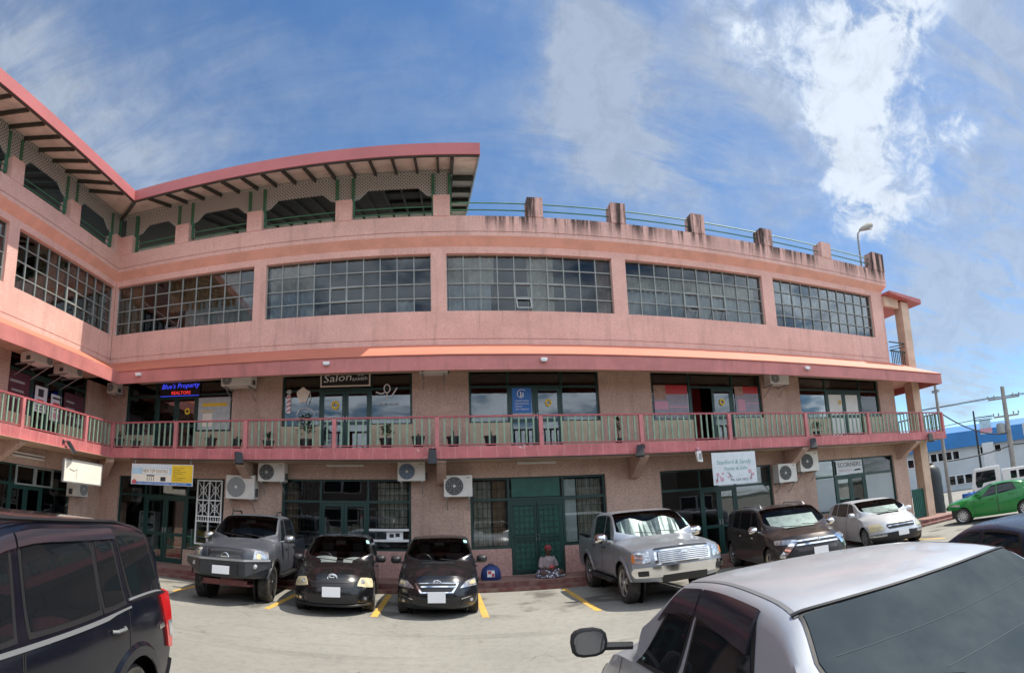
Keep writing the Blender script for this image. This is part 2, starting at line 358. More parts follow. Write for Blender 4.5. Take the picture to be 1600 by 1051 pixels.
# ------------------------------------------------------------------ ground
def ground_mat():
    m = mat('sunbleached_asphalt', (.25, .24, .215), .9, spec=.3); t = NT(m.node_tree); b = t.n['Principled BSDF']
    o = t.new('ShaderNodeTexCoord').outputs['Object']
    a = t.noise(o, .35, 5, .6); f = t.noise(o, 7, 6, .7); g = t.noise(o, 60, 3, .7); st = t.noise(t.scalev(o, (1.3, .5, 1)), 1.1, 6, .65, .6)
    c = t.mix(t.mapr(a, .3, .7), (.295, .284, .250), (.232, .224, .198))
    c = t.mix(t.math('MULTIPLY', t.mapr(f, .42, .66), .35), c, (.15, .143, .125))
    c = t.mix(t.math('MULTIPLY', t.mapr(g, .5, .70), .55), c, (.11, .105, .09))
    c = t.mix(t.math('MULTIPLY', t.mapr(g, .47, .28), .50), c, (.50, .47, .40))
    c = t.mix(t.math('MULTIPLY', t.mapr(st, .60, .74), .55), c, (.10, .095, .085))
    v = t.new('ShaderNodeTexVoronoi'); v.feature = 'DISTANCE_TO_EDGE'; v.inputs['Scale'].default_value = .42
    nz = t.new('ShaderNodeTexNoise'); t.l.new(o, nz.inputs['Vector']); nz.inputs['Scale'].default_value = 1.4; nz.inputs['Detail'].default_value = 5
    t.l.new(t.vmath('ADD', o, nz.outputs['Color']), v.inputs['Vector'])
    c = t.mix(t.math('MULTIPLY', t.mapr(v.outputs['Distance'], .010, .0), t.math('MULTIPLY', t.mapr(a, .5, .62), .6)), c, (.07, .066, .06))
    t.l.new(c, b.inputs['Base Color'])
    se = t.new('ShaderNodeSeparateXYZ'); t.l.new(o, se.inputs[0])
    oil = t.noise(o, 1.05, 3, .5); row = t.math('MULTIPLY', t.mapr(se.outputs[1], 10.6, 11.6), t.mapr(se.outputs[1], 14.6, 13.8))
    c = t.mix(t.math('MULTIPLY', t.math('MULTIPLY', t.mapr(oil, .50, .66), row), .7), c, (.06, .055, .05))
    tyre = t.noise(t.scalev(o, (.18, 2.6, 1)), 1.0, 4, .5, .4)
    c = t.mix(t.math('MULTIPLY', t.mapr(tyre, .56, .70), .28), c, (.10, .095, .085))
    vp = t.new('ShaderNodeTexVoronoi'); vp.inputs['Scale'].default_value = 1.7; t.l.new(o, vp.inputs['Vector'])
    c = t.mix(t.math('MULTIPLY', t.mapr(vp.outputs['Distance'], .07, .03), .55), c, (.07, .065, .06))
    t.l.new(c, b.inputs['Base Color'])
    bn = t.new('ShaderNodeBump'); bn.inputs['Strength'].default_value = .6; bn.inputs['Distance'].default_value = .012
    t.l.new(t.noise(o, 45, 4, .7), bn.inputs['Height']); t.l.new(bn.outputs[0], b.inputs['Normal'])
    return m
g = MB(); g.quad((-1500, -1500, 0), (1500, -1500, 0), (1500, 1500, 0), (-1500, 1500, 0)); structure(g.build('asphalt_ground', ground_mat()))
hm = mat('far_hills_green', (.05, .075, .05), .95, var=.3, vscale=.02)
h = MB(); N = 96
for i in range(N+1):
    a = 2*PI*i/N; hh = 22+14*math.sin(a*3+1)+9*math.sin(a*7+.3)+4*math.sin(a*17)
    h.v += [(900*math.cos(a), 900*math.sin(a), -1), (960*math.cos(a), 960*math.sin(a), hh*.45), (1050*math.cos(a), 1050*math.sin(a), hh*.6)]; 
for i in range(N):
    for k in (0, 1): h.f.append((i*3+k, i*3+3+k, i*3+4+k, i*3+1+k)); h.m.append(0)
structure(h.build('hills', hm, smooth=True))
lines = [(-6.35, 12.2, 15, 0), (-3.72, 11.4, 14.35, .0), (-1.46, 11.25, 14.35, 0), (.73, 11.1, 14.35, .0), (2.93, 10.9, 14.35, .03), (6.6, 10.9, 14.3, 0), (9.9, 10.9, 14.3, 0), (13.3, 10.9, 14.3, 0)]
for x, y0, y1, sk in lines:
    l = MB(); n = 12
    for i in range(n):
        ya, yb = y0+(y1-y0)*i/n, y0+(y1-y0)*(i+1)/n
        l.quad((x-.07+sk*i/n+random.uniform(-.006, .006), ya, .004), (x+.07+sk*i/n, ya, .004), (x+.07+sk*(i+1)/n, yb, .004), (x-.07+sk*(i+1)/n, yb, .004))
    structure(l.build('road_marking', 'yellowline'))
# raised walkway with a step along the shop fronts
k = MB(); k.box(-10.0, 19.6, 14.45, 22, -.1, .09); k.box(-9.8, 19.4, 14.75, 22, .09, .20); k.box(-11.5, -10.0, -2, 22, -.1, .09); k.box(-11.5, -10.15, -2, 22.0, .09, .201)
structure(k.build('kerb', 'kerb'))
k = MB(); k.box(-9.8, 19.4, 14.752, 17.2, .2, .215); k.box(-11.4, -10.17, -2, 14.7, .202, .216)
structure(k.build('pavement', 'walk'))

# ------------------------------------------------------------------ the shopping building
BLD = thing('shopping_building', 'long three storey salmon pink L shaped shop building with a red canopy and balcony', 'building')
XC = -11.5; Y0 = 16.0; XE = 17.38
def TF(a, d, z): return (a, Y0-d, z)            # facade facing the camera: a = x, d = outwards
def TW(b, d, z): return (XC+d, Y0-b, z)         # wing on the left: b = distance from the inner corner
BAY = 5.735
COLS = [-5.85+BAY*k for k in range(5)]          # -5.85 ... 17.09
WIN = [(-11.44, -6.06), (-5.64, -.36), (.12, 5.39), (5.86, 11.11), (11.6, 16.70)]
WWIN = [(.06, 5.17), (5.62, 10.75), (11.2, 16.3)]
ZB, ZT = 8.08, 9.95
TH = .3
def wallbox(m, a0, a1, z0, z1, d1=0., d0=-TH): m.box(a0, a1, d0, d1, z0, z1)
def wall_mesh(T, ops, a_lo, a_hi, z0, z1, d0=-TH, d1=0.):
    # one connected wall with rectangular openings (a0, a1, z0, z1)
    xs = sorted({a_lo, a_hi, *[x for o in ops for x in o[:2]]}); zs = sorted({z0, z1, *[z for o in ops for z in o[2:]]})
    xs = [x for x in xs if a_lo <= x <= a_hi]; zs = [z for z in zs if z0 <= z <= z1]; m = MB(T)
    def solid(i, j):
        if not (0 <= i < len(xs)-1 and 0 <= j < len(zs)-1): return False
        x, z = (xs[i]+xs[i+1])/2, (zs[j]+zs[j+1])/2
        return not any(o[0] < x < o[1] and o[2] < z < o[3] for o in ops)
    for i in range(len(xs)-1):
        for j in range(len(zs)-1):
            if not solid(i, j): continue
            x0, x1, p, q = xs[i], xs[i+1], zs[j], zs[j+1]
            for d in (d0, d1): m.quad((x0, d, p), (x1, d, p), (x1, d, q), (x0, d, q))
            if not solid(i-1, j): m.quad((x0, d0, p), (x0, d1, p), (x0, d1, q), (x0, d0, q))
            if not solid(i+1, j): m.quad((x1, d0, p), (x1, d1, p), (x1, d1, q), (x1, d0, q))
            if not solid(i, j-1): m.quad((x0, d0, p), (x1, d0, p), (x1, d1, p), (x0, d1, p))
            if not solid(i, j+1): m.quad((x0, d0, q), (x1, d0, q), (x1, d1, q), (x0, d1, q))
    return m
WL = 18.0
# upper wall with window openings
for T, wins, a_lo, a_hi, nm in ((TF, WIN, XC, XE, 'F'), (TW, WWIN, 0, WL, 'W')):
    lo_ = a_lo+(.0 if nm == 'F' else .02)
    wall_mesh(T, [(x0, x1, ZB, ZT) for x0, x1 in wins], lo_, a_hi, 7.205, 10.17).build('upper_wall', 'wall', BLD)
    m = MB(T); m.box(lo_, a_hi, -TH, 0, 6.50, 7.18); m.build('band_wall', 'wall', BLD)
    m = MB(T); m.box(lo_, a_hi, -TH, -.02, 7.18, 7.205); m.build('groove', 'wall', BLD)
    # sloped cornice under the parapet band
    m = MB(T); e = .25
    lo = a_lo+(0 if nm == 'W' else .0)
    m.hexa([(a_lo, -TH, 10.17), (a_hi, -TH, 10.17), (a_hi, 0, 10.17), (a_lo, 0, 10.17), (a_lo, -TH, 10.40), (a_hi+(.1 if nm == 'F' else 0), -TH, 10.40), (a_hi+(.1 if nm == 'F' else 0), e, 10.40), (a_lo+(e if nm == 'W' else 0), e, 10.40)])
    m.build('cornice', 'cornice', BLD)
    m = MB(T); s0 = a_lo+(e if nm == 'F' else e)
    s1 = a_hi+(.12 if nm == 'F' else 0)
    m.box(s0, s1, -TH, e, 10.40, 10.53); m.box(s0, s1, -TH, e-.03, 10.53, 10.55); m.box(s0, s1, -TH, e, 10.55, 11.06)
    m.build('parapet', 'parapet', BLD)
# piers above the parapet
FP = [-8.70, -6.03, -3.06, .0]
for a in FP:
    m = MB(TF); m.box(a-.26, a+.26, -.22, .27, 11.06, 11.76); m.build('parapet_pier', 'wall', BLD)
for a in (2.91, 5.64, 8.52, 11.34, 14.2, 17.16):
    m = MB(TF); wd = .25 if a < 17 else .34; m.box(a-wd, a+wd, -.24, .27, 11.06, 11.72+random.uniform(-.03, .05) if a < 17 else 11.86)
    o = m.build('parapet_pier', 'parapet', BLD)
WP = [.35, 3.0, 5.75, 8.6, 11.4, 14.3]
for b in WP:
    m = MB(TW); m.box(b-.26, b+.26, -.22, .27, 11.06, 11.76); m.build('parapet_pier', 'wall', BLD)
m = MB(TF); m.box(XC+.27, -10.75, -.22, .271, 11.06, 11.76); m.build('parapet_pier', 'wall', BLD)
# two pipe rails between the piers
def rails(T, pts, zlist, r=.022, mt='postgreen'):
    for a, b in zip(pts, pts[1:]):
        m = MB(T)
        for z in zlist: m.tube([(a, .03, z), (b, .03, z)], r, 6)
        m.build('parapet_rail', mt, BLD)
rails(TF, [-10.75]+FP, (11.30, 11.50)); rails(TW, WP, (11.30, 11.50))
rails(TF, [.0, 2.91, 5.64, 8.52, 11.34, 14.2, 17.16], (11.38, 11.62), .02)
m = MB(TF); m.tube([(17.3, -.1, 11.62), (17.3, -6, 11.62)], .02, 6); m.tube([(17.3, -.1, 11.38), (17.3, -6, 11.38)], .02, 6); m.box(17.06, 17.38, -8, -.3, 10.2, 11.0); m.build('parapet_rail', 'postgreen', BLD)
# lattice screens and green posts of the open top floor
def lattice_mat():
    m = mat('lattice_grey', (.42, .43, .40), .8); t = NT(m.node_tree); b = t.n['Principled BSDF']
    o = t.new('ShaderNodeTexCoord').outputs['Object']; s = t.new('ShaderNodeSeparateXYZ'); t.l.new(o, s.inputs[0])
    h = t.math('ADD', s.outputs[0], s.outputs[1])
    p = t.math('FRACT', t.math('MULTIPLY', t.math('ADD', h, s.outputs[2]), 9.)); q = t.math('FRACT', t.math('MULTIPLY', t.math('SUBTRACT', h, s.outputs[2]), 9.))
    hole = t.math('MULTIPLY', t.math('GREATER_THAN', p, .5), t.math('GREATER_THAN', q, .5))
    t.l.new(t.mix(hole, (.46, .47, .44), (.08, .09, .08)), b.inputs['Base Color'])
    return m
MT['lattice'] = lattice_mat()
def screen(T, a0, a1, zt=12.62, zb=12.16, ch=.42):
    m = MB(T)
    m.prism([(a0, zt), (a0, zb-.30), (a0+ch*.35, zb-.26), (a0+ch, zb), (a1-ch, zb), (a1-ch*.35, zb-.26), (a1, zb-.30), (a1, zt)], 1, -.02, .02)
    m.build('lattice_header', 'lattice', BLD)
def bay_posts(T, c, half=.26):
    for s in (-1, 1):
        m = MB(T); m.box(c+s*half-.05, c+s*half+.05, -.06, .06, 11.06 if s < 0 else 11.3, 12.62); m.build('green_post', 'postgreen', BLD)
    m = MB(T); m.box(c-half+.05, c+half-.05, -.02, .02, 11.76, 12.62); m.build('lattice_panel', 'lattice', BLD)
for c in FP: bay_posts(TF, c)
for b in WP: bay_posts(TW, b)
m = MB(TF); m.box(XC+.27, -10.8, -.02, .02, 11.76, 12.62); m.build('lattice_panel', 'lattice', BLD)
m = MB(TF); m.box(-10.8, -10.68, -.06, .06, 11.06, 12.62); m.build('green_post', 'postgreen', BLD)
fx = [-10.70]+FP
for a, b in zip(fx, fx[1:]): screen(TF, a+(.31 if a > -10 else .05), b-.31)
for a, b in zip(WP, WP[1:]): screen(TW, a+.31, b-.31)
m = MB(TF); m.box(XC+.10, .36, -.09, .09, 12.62, 12.76); m.build('wall_plate', 'lattice', BLD)
m = MB(TW); m.box(.10, WL, -.09, .09, 12.62, 12.761); m.build('wall_plate', 'lattice', BLD)
# roof: eave 1.6 m out, rising inwards
EO = 1.62; ZE = 12.18; SL = .36; XR = 1.08; RID = 6.6
def rz(d): return ZE+SL*(EO-d)       # underside height at distance d outside the wall
xv = XC+EO; yv = Y0-EO
m = MB()
tk = .10
def slab(m, P):   # P: list of (x, y, zunder)
    n = len(P); m.add([(x, y, z) for x, y, z in P]+[(x, y, z+tk) for x, y, z in P], [tuple(range(n)), tuple(range(2*n-1, n-1, -1))]+[(i, (i+1) % n, (i+1) % n+n, i+n) for i in range(n)])
slab(m, [(xv, yv, rz(EO)), (XR, yv, rz(EO)), (XR, Y0+RID, rz(-RID)), (XC-RID, Y0+RID, rz(-RID))])
slab(m, [(xv, yv, rz(EO)), (XC-RID, Y0+RID, rz(-RID)), (XC-RID, Y0-WL, rz(-RID)), (xv, Y0-WL, rz(EO))])
slab(m, [(XC-RID, Y0+RID+.01, rz(-RID)), (XR, Y0+RID+.01, rz(-RID)), (XR, Y0+2*RID+3, rz(-RID)-3), (XC-RID, Y0+2*RID+3, rz(-RID)-3)])
m.build('roof', 'roofboard', BLD)
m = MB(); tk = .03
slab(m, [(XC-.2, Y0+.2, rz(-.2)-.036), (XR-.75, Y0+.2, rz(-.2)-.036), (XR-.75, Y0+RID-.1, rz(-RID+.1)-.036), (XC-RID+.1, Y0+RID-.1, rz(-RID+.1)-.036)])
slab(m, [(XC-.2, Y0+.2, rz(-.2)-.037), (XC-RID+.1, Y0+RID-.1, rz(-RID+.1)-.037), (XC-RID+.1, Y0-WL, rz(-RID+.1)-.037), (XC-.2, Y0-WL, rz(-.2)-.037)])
m.split('shade_sheet', 'roofshade', BLD)  # dark sheets added under the inner roof to put its shade into colour
m = MB(); m.box(xv, XR+.05, yv-.06, yv-.002, ZE-.04, ZE+.32)
m.build('fascia_board', 'rooftrim', BLD)
m = MB(); m.box(xv-.06, xv+.058, Y0-WL, yv-.061, ZE-.041, ZE+.321); m.build('fascia_board', 'rooftrim', BLD)
m = MB(); m.box(xv-.05, XR+.02, yv-.03, yv+.03, ZE-.075, ZE-.04); m.build('gutter_edge', 'rafter', BLD)
m = MB(); m.box(xv-.02, xv+.03, Y0-WL, yv-.06, ZE-.075, ZE-.042); m.build('gutter_edge', 'rafter', BLD)
m = MB(); m.hexa([(XR+.003, yv, ZE-.06), (XR+.05, yv, ZE-.06), (XR+.05, Y0+RID, rz(-RID)-.06), (XR+.003, Y0+RID, rz(-RID)-.06), (XR+.003, yv, ZE+.15), (XR+.05, yv, ZE+.15), (XR+.05, Y0+RID, rz(-RID)+.12), (XR+.003, Y0+RID, rz(-RID)+.12)])
m.build('barge_board', 'steel', BLD)
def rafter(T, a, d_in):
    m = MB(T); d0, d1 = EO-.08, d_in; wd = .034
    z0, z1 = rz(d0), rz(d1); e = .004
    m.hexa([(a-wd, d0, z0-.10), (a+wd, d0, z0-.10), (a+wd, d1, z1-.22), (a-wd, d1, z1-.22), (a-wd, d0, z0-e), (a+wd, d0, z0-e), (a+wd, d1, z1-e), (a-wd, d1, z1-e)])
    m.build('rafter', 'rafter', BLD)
x = xv+.55
while x < .3:
    rafter(TF, x, -6.3); x += .66
b = EO+.55
while b < WL-.3:
    rafter(TW, b, -6.3); b += .66
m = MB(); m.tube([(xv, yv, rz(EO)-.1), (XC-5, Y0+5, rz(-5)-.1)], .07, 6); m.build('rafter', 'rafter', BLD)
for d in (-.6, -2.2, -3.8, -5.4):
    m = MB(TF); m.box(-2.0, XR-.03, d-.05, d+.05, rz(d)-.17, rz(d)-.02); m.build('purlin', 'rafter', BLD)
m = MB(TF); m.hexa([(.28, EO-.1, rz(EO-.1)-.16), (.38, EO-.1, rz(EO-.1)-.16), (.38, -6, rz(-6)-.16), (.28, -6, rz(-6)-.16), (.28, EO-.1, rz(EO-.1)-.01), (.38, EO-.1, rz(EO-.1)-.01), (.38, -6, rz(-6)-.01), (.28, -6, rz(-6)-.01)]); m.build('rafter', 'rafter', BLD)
# floors, ceilings and back walls inside
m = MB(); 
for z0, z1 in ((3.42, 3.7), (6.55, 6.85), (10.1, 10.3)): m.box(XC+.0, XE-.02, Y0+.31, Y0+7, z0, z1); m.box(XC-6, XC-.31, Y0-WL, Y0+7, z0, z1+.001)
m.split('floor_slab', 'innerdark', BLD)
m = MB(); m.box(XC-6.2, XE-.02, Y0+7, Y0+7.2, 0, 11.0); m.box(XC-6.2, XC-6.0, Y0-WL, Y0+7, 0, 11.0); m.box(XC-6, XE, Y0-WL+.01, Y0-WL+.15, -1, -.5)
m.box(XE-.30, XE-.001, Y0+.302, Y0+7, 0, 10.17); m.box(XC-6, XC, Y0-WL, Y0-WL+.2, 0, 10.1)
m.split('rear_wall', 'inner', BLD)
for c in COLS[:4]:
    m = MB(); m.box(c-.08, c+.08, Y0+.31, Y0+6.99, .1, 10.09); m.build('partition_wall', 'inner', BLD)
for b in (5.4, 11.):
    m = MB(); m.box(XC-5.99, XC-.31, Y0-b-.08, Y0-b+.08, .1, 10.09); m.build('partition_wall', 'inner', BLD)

# ------------------------------------------------------------------ steel grid windows of the top storey
def wavy(T, a0, a1, z0, z1, d, mt, parent, amp=.035, wl=.22):
    m = MB(T); n = max(6, int((a1-a0)/wl*6)); v = []
    ph = random.random()*6
    for i in range(n+1):
        a = a0+(a1-a0)*i/n; dd = d+amp*math.sin(ph+2*PI*(a-a0)/wl)+amp*.6*math.sin(ph*2+2*PI*(a-a0)/(wl*2.7))
        v += [(a, dd, z0), (a, dd*1.0, z1)]
    m.add(v, [(2*i, 2*i+2, 2*i+3, 2*i+1) for i in range(n)])
    return m.build('curtain', mt, parent, smooth=True)
def grid_window(T, a0, a1, n=10, open_=(), curtains=(), thickcells=()):
    m = MB(T); m.box(a0, a1, -.17, -.165, ZB, ZT); wnd = m.build('window', 'glass', BLD)
    m = MB(T); zs_ = [ZB+(ZT-ZB)*i/4 for i in range(5)]; r = .016
    for i in range(n+1):
        a = a0+(a1-a0)*i/n; e = .022 if i in (0, n) else r; m.box(max(a0, a-e), min(a1, a+e), -.19, -.125, ZB, ZT)
    for z in zs_: m.box(a0, a1, -.186, -.130, max(ZB, z-r), min(ZT, z+r))
    for i, j in thickcells:
        x0, x1, y0, y1 = a0+(a1-a0)*i/n, a0+(a1-a0)*(i+1)/n, zs_[j], zs_[j+1]
        for q in (x0, x1): m.box(q-.03, q+.03, -.2, -.115, y0, y1)
        for q in (y0, y1): m.box(x0, x1, -.201, -.114, q-.028, q+.028)
    m.build('frame', 'mullion', wnd)
    for i, tilt in open_:
        x0, x1 = a0+(a1-a0)*i/n+.02, a0+(a1-a0)*(i+1)/n-.02; z1 = zs_[1]-.02; L = z1-ZB
        m = MB(T)
        def P(a, s): return (a, -.10+math.sin(tilt)*s, z1-math.cos(tilt)*s)
        for (p, q, s0, s1) in ((x0, x0+.04, 0, L), (x1-.04, x1, 0, L), (x0, x1, 0, .04), (x0, x1, L-.04, L)):
            m.quad(P(p, s0), P(q, s0), P(q, s1), P(p, s1))
        m.tube([P(x0, L*.8), (x0, -.13, ZB+.05)], .008, 4); m.tube([P(x1, L*.8), (x1, -.13, ZB+.05)], .008, 4)
        m.build('open_sash', 'steel', wnd)
    for (c0, c1, z0, z1, mt) in curtains:
        wavy(T, a0+(a1-a0)*c0/n, a0+(a1-a0)*c1/n, ZB+(ZT-ZB)*z0/4+.002, ZB+(ZT-ZB)*z1/4-.002, -.27, mt, wnd)
    return wnd
grid_window(TF, *WIN[0], 10, open_=((4, .25),), curtains=((.2, 2, 0, 4, 'browncurtain'), (4, 8.9, 1.5, 4, 'browncurtain'), (5.2, 10, 0, 2, 'greycurtain')), thickcells=())
grid_window(TF, *WIN[1], 10, curtains=((.2, 3, 0, 2.1, 'greycurtain'), (.2, 3, 2.1, 4, 'curtain'), (8, 9, 0, .9, 'greycurtain')), thickcells=((4, 1), (5, 1)))
grid_window(TF, *WIN[2], 10, open_=((4, .5),), curtains=((.1, 2.6, 0, 2, 'greycurtain'), (.1, 2.8, 2, 4, 'curtain'), (4.8, 6.4, 0, 4, 'curtain'), (9, 10, 0, 4, 'browncurtain')), thickcells=((4, 1), (6, 1)))
grid_window(TF, *WIN[3], 10, open_=((4, .9), (6, .9)), curtains=((.1, 9.5, 2, 3, 'curtain'), (.2, 10, 0, 1.9, 'greycurtain')), thickcells=((4, 1), (6, 1)))
grid_window(TF, *WIN[4], 11, curtains=((.1, 11, 2.1, 3, 'greycurtain'), (4, 8, 1.2, 3, 'browncurtain')))
grid_window(TW, *WWIN[0], 10, curtains=((0.2, 4, .2, 3.8, 'browncurtain'), (5, 8, 1, 4, 'browncurtain'), (6, 9.8, 0, 1, 'greycurtain')), thickcells=((4, 0), (4, 1)))
grid_window(TW, *WWIN[1], 10, curtains=((0.2, 9, 1, 4, 'browncurtain'),)); grid_window(TW, *WWIN[2], 10, curtains=((0.2, 9, 1, 4, 'browncurtain'),))

# ------------------------------------------------------------------ canopy over the balcony
CO = 1.42; CZ0, CZ1 = 5.86, 6.27; XCN = XC+CO; CE = 19.0
m = MB(); yy = Y0-CO
m.box(XCN, CE, yy, yy+.06, CZ0, CZ1); m.box(CE-.06, CE, yy+.061, Y0+5, CZ0, CZ1)
m.build('canopy_fascia', 'fascia', BLD)
m = MB(); m.box(XCN-.06, XCN, Y0-WL, yy+.06, CZ0+.001, CZ1+.001); m.build('canopy_fascia', 'fascia', BLD)
m = MB()
def sheet(m, P, t=.03): m.add([(x, y, z) for x, y, z in P]+[(x, y, z-t) for x, y, z in P], [(0, 1, 2, 3), (7, 6, 5, 4), (0, 4, 5, 1), (1, 5, 6, 2), (2, 6, 7, 3), (3, 7, 4, 0)])
sheet(m, [(XCN-.05, yy-.03, CZ1+.035), (CE+.02, yy-.03, CZ1+.035), (XE-.01, Y0-.003, 7.02), (XC+.003, Y0-.003, 7.02)])
sheet(m, [(XCN-.05, Y0-WL, CZ1+.036), (XCN-.05, yy-.03, CZ1+.036), (XC+.003, Y0-.004, 7.021), (XC+.003, Y0-WL, 7.021)])
sheet(m, [(CE+.02, yy-.03, CZ1+.034), (CE+.02, Y0+5, CZ1+.034), (XE+.003, Y0+5, 7.019), (XE+.003, Y0+.0, 7.019)])
m.build('canopy_roof', 'canopytop', BLD)
m = MB(); m.box(XCN, CE-.07, yy+.07, Y0-.004, 6.16, 6.20); m.box(XC+.004, XCN-.07, Y0-WL, yy+.05, 6.16, 6.201); m.box(XE+.01, CE-.07, Y0, Y0+5, 6.16, 6.199)
m.build('canopy_soffit', 'soffit', BLD)
# ------------------------------------------------------------------ balcony slab
BO = 1.25; SZ0, SZ1 = 3.46, 3.78; BE = 19.0
m = MB(); m.box(XC+BO, BE, Y0-BO, Y0-.003, SZ0, SZ1); m.box(XC+.003, XC+BO-.001, Y0-WL, Y0-.004, SZ0-.001, SZ1-.001); m.box(XE+.003, BE, Y0-.002, Y0+5, SZ0, SZ1)
m.build('balcony_slab', 'slab', BLD)
m = MB(); m.box(XC+BO+.10, BE-.1, Y0-BO+.10, Y0-.02, SZ0-.012, SZ0-.003); m.box(XC+.02, XC+BO+.099, Y0-WL, Y0-.03, SZ0-.012, SZ0-.004)
m.build('balcony_soffit', 'soffit', BLD)
for a in [-8.7]+COLS[:5]:
    if a < -8: continue
    m = MB(TF); wd = .13
    if a > 17: a = 17.15
    m.prism([(.003, 2.80), (.003, SZ0-.012), (BO-.05, SZ0-.012), (BO-.05, SZ0-.10), (.25, 2.84)], 0, a-wd, a+wd)
    m.build('balcony_bracket', 'lowwall', BLD)
# bracket helper used a (d, z) outline: corner and wing brackets
m = MB(); m.hexa([(XC+.02, Y0-.25, 2.75), (XC+.25, Y0-.02, 2.75), (XC+BO+.05, Y0-BO+.10, SZ0-.15), (XC+BO-.15, Y0-BO-.08, SZ0-.15), (XC+.02, Y0-.25, SZ0-.013), (XC+.25, Y0-.02, SZ0-.013), (XC+BO+.05, Y0-BO+.10, SZ0-.013), (XC+BO-.15, Y0-BO-.08, SZ0-.013)]); m.build('balcony_bracket', 'lowwall', BLD)
for b in (5.4, 11.1):
    m = MB(TW); m.prism([(.003, 2.80), (.003, SZ0-.012), (BO-.05, SZ0-.012), (BO-.05, SZ0-.10), (.25, 2.84)], 0, b-.13, b+.13); m.build('balcony_bracket', 'lowwall', BLD)
# ------------------------------------------------------------------ balcony railing
RZ = 4.63; RD = BO-.06
def railing(T, posts, mt_b='baluster', mt_r='rail', sp=.20):
    for i, p in enumerate(posts):
        m = MB(T); m.box(p-.055, p+.055, RD-.05, RD+.05, SZ1, RZ-.03); m.build('railing_post', 'railpost', BLD)
    for a, b in zip(posts, posts[1:]):
        m = MB(T); n = max(2, round((b-a)/sp)); 
        for k in range(1, n):
            x = a+(b-a)*k/n; m.box(x-.022, x+.022, RD-.018, RD+.018, SZ1+.06, RZ-.05)
        m.k = 1; m.box(a+.055, b-.055, RD-.02, RD+.02, SZ1+.04, SZ1+.07); m.box(a-.02, b+.02, RD-.035, RD+.035, RZ-.05, RZ)
        m.build('railing_panel', [mt_b, mt_r], BLD)
railing(TF, [-10.31, -7.95, -5.66, -3.05, -.22, 2.63, 5.56, 8.49, 11.49, 14.45, 17.5, 18.94])
railing(TW, [1.19, 2.67, 5.5, 8.4, 11.3, 14.2, 17])
def TS(b, d, z): return (BE-BO+d, Y0+b, z)
railing(TS, [-1.19, .6, 2.4, 4.8], 'darkbal')
# ------------------------------------------------------------------ side gallery at the right end
for (x, y) in ((18.62, 16.0), (18.62, 20.6)):
    m = MB(); m.box(x-.24, x+.24, y-.2, y+.25, .21, SZ0-.002); m.box(x-.24, x+.24, y-.2, y+.25, SZ1+.002, 6.155); m.box(x-.24, x+.24, y-.2, y+.25, 6.9 if y > 18 else 6.55, 9.86); m.split('gallery_column', 'gallerytan', BLD)
m = MB(); m.hexa([(XE+.003, 15.5, 10.02), (19.45, 15.5, 9.82), (19.45, 21.5, 9.82), (XE+.003, 21.5, 10.02), (XE+.003, 15.5, 10.12), (19.45, 15.5, 10.04), (19.45, 21.5, 10.04), (XE+.003, 21.5, 10.30)]); m.build('gallery_roof', 'rooftrim', BLD)
m = MB(); m.box(XE+.003, 18.25, 15.86, 16.02, 9.55, 9.98); m.box(XE+.003, 18.9, 20.6, 20.8, 9.5, 9.97); m.split('gallery_beam', 'gallerytan', BLD)
m = MB(); 
for k in range(8): m.box(XE+.07+k*.115, XE+.10+k*.115, 15.9, 15.93, 6.98, 7.52)
m.box(XE+.004, 18.37, 15.89, 15.94, 7.52, 7.57); m.box(XE+.004, 18.37, 15.89, 15.94, 7.92, 7.96); m.tube([(XE+.01, 15.915, 7.56), (18.37, 15.915, 7.80)], .025, 6); m.tube([(XE+.01, 15.915, 7.68), (18.37, 15.915, 7.92)], .025, 6)
m.build('gallery_railing', 'darkbal', BLD)
m = MB(); m.box(XE, 18.9, 15.99, 22, 6.56, 6.66); m.build('gallery_floor', 'cornice', BLD)
m = MB(); m.box(XE+.003, 18.38, 17.0, 17.1, .21, 2.1); m.build('gallery_wall', 'gallerytan', BLD)
m = MB(); m.box(XE+.28, 18.375, 15.92, 15.98, .24, 1.45); 
for k in range(6): m.box(XE+.36+k*.115, XE+.38+k*.115, 15.90, 15.919, .28, 1.41)
m.build('green_gate', 'green', BLD)
# ------------------------------------------------------------------ shop fronts (walls with openings, then glazing)
def lower_walls(T, ops, z0, z1, a_lo, a_hi, mt, name):
    return wall_mesh(T, [(a0, a1, zs, min(zt, z1)) for a0, a1, zs, zt in ops], a_lo, a_hi, z0, z1).build(name, mt, BLD)
G_OPS = [(-10.72, -6.75, .216, 2.96), (-4.88, -1.01, .216, 3.0), (.69, 4.74, .216, 3.0), (6.52, 10.68, .216, 3.0), (12.58, 16.8, .216, 3.02)]
U_OPS = [(-10.67, -6.63, SZ1, 6.42), (-4.97, -.96, SZ1, 6.42), (.72, 4.71, SZ1, 6.42), (6.44, 10.61, SZ1, 6.42), (12.28, 16.44, SZ1, 6.42)]
lower_walls(TF, G_OPS, .0, SZ0-.013, XC, XE+.26, 'lowwall', 'ground_wall')
def wall_piers(T, ops, a_lo, a_hi):
    m = MB(T); e = a_lo
    for o in ops+[(a_hi, a_hi)]: m.box(e, o[0], -TH, 0, SZ1, 6.158); e = o[1]
    m.split('wall_pier', 'lowwall', BLD)
wall_piers(TF, U_OPS, XC, XE-.001)
m = MB(TF); m.box(XC, XE-.001, -TH, -.003, 6.42, 6.499); m.build('middle_lintel', 'innerdark', BLD)
GW_OPS = [(1.6, 5.6, .216, 2.9), (6.6, 10.6, .216, 2.9), (12, 16, .216, 2.9)]
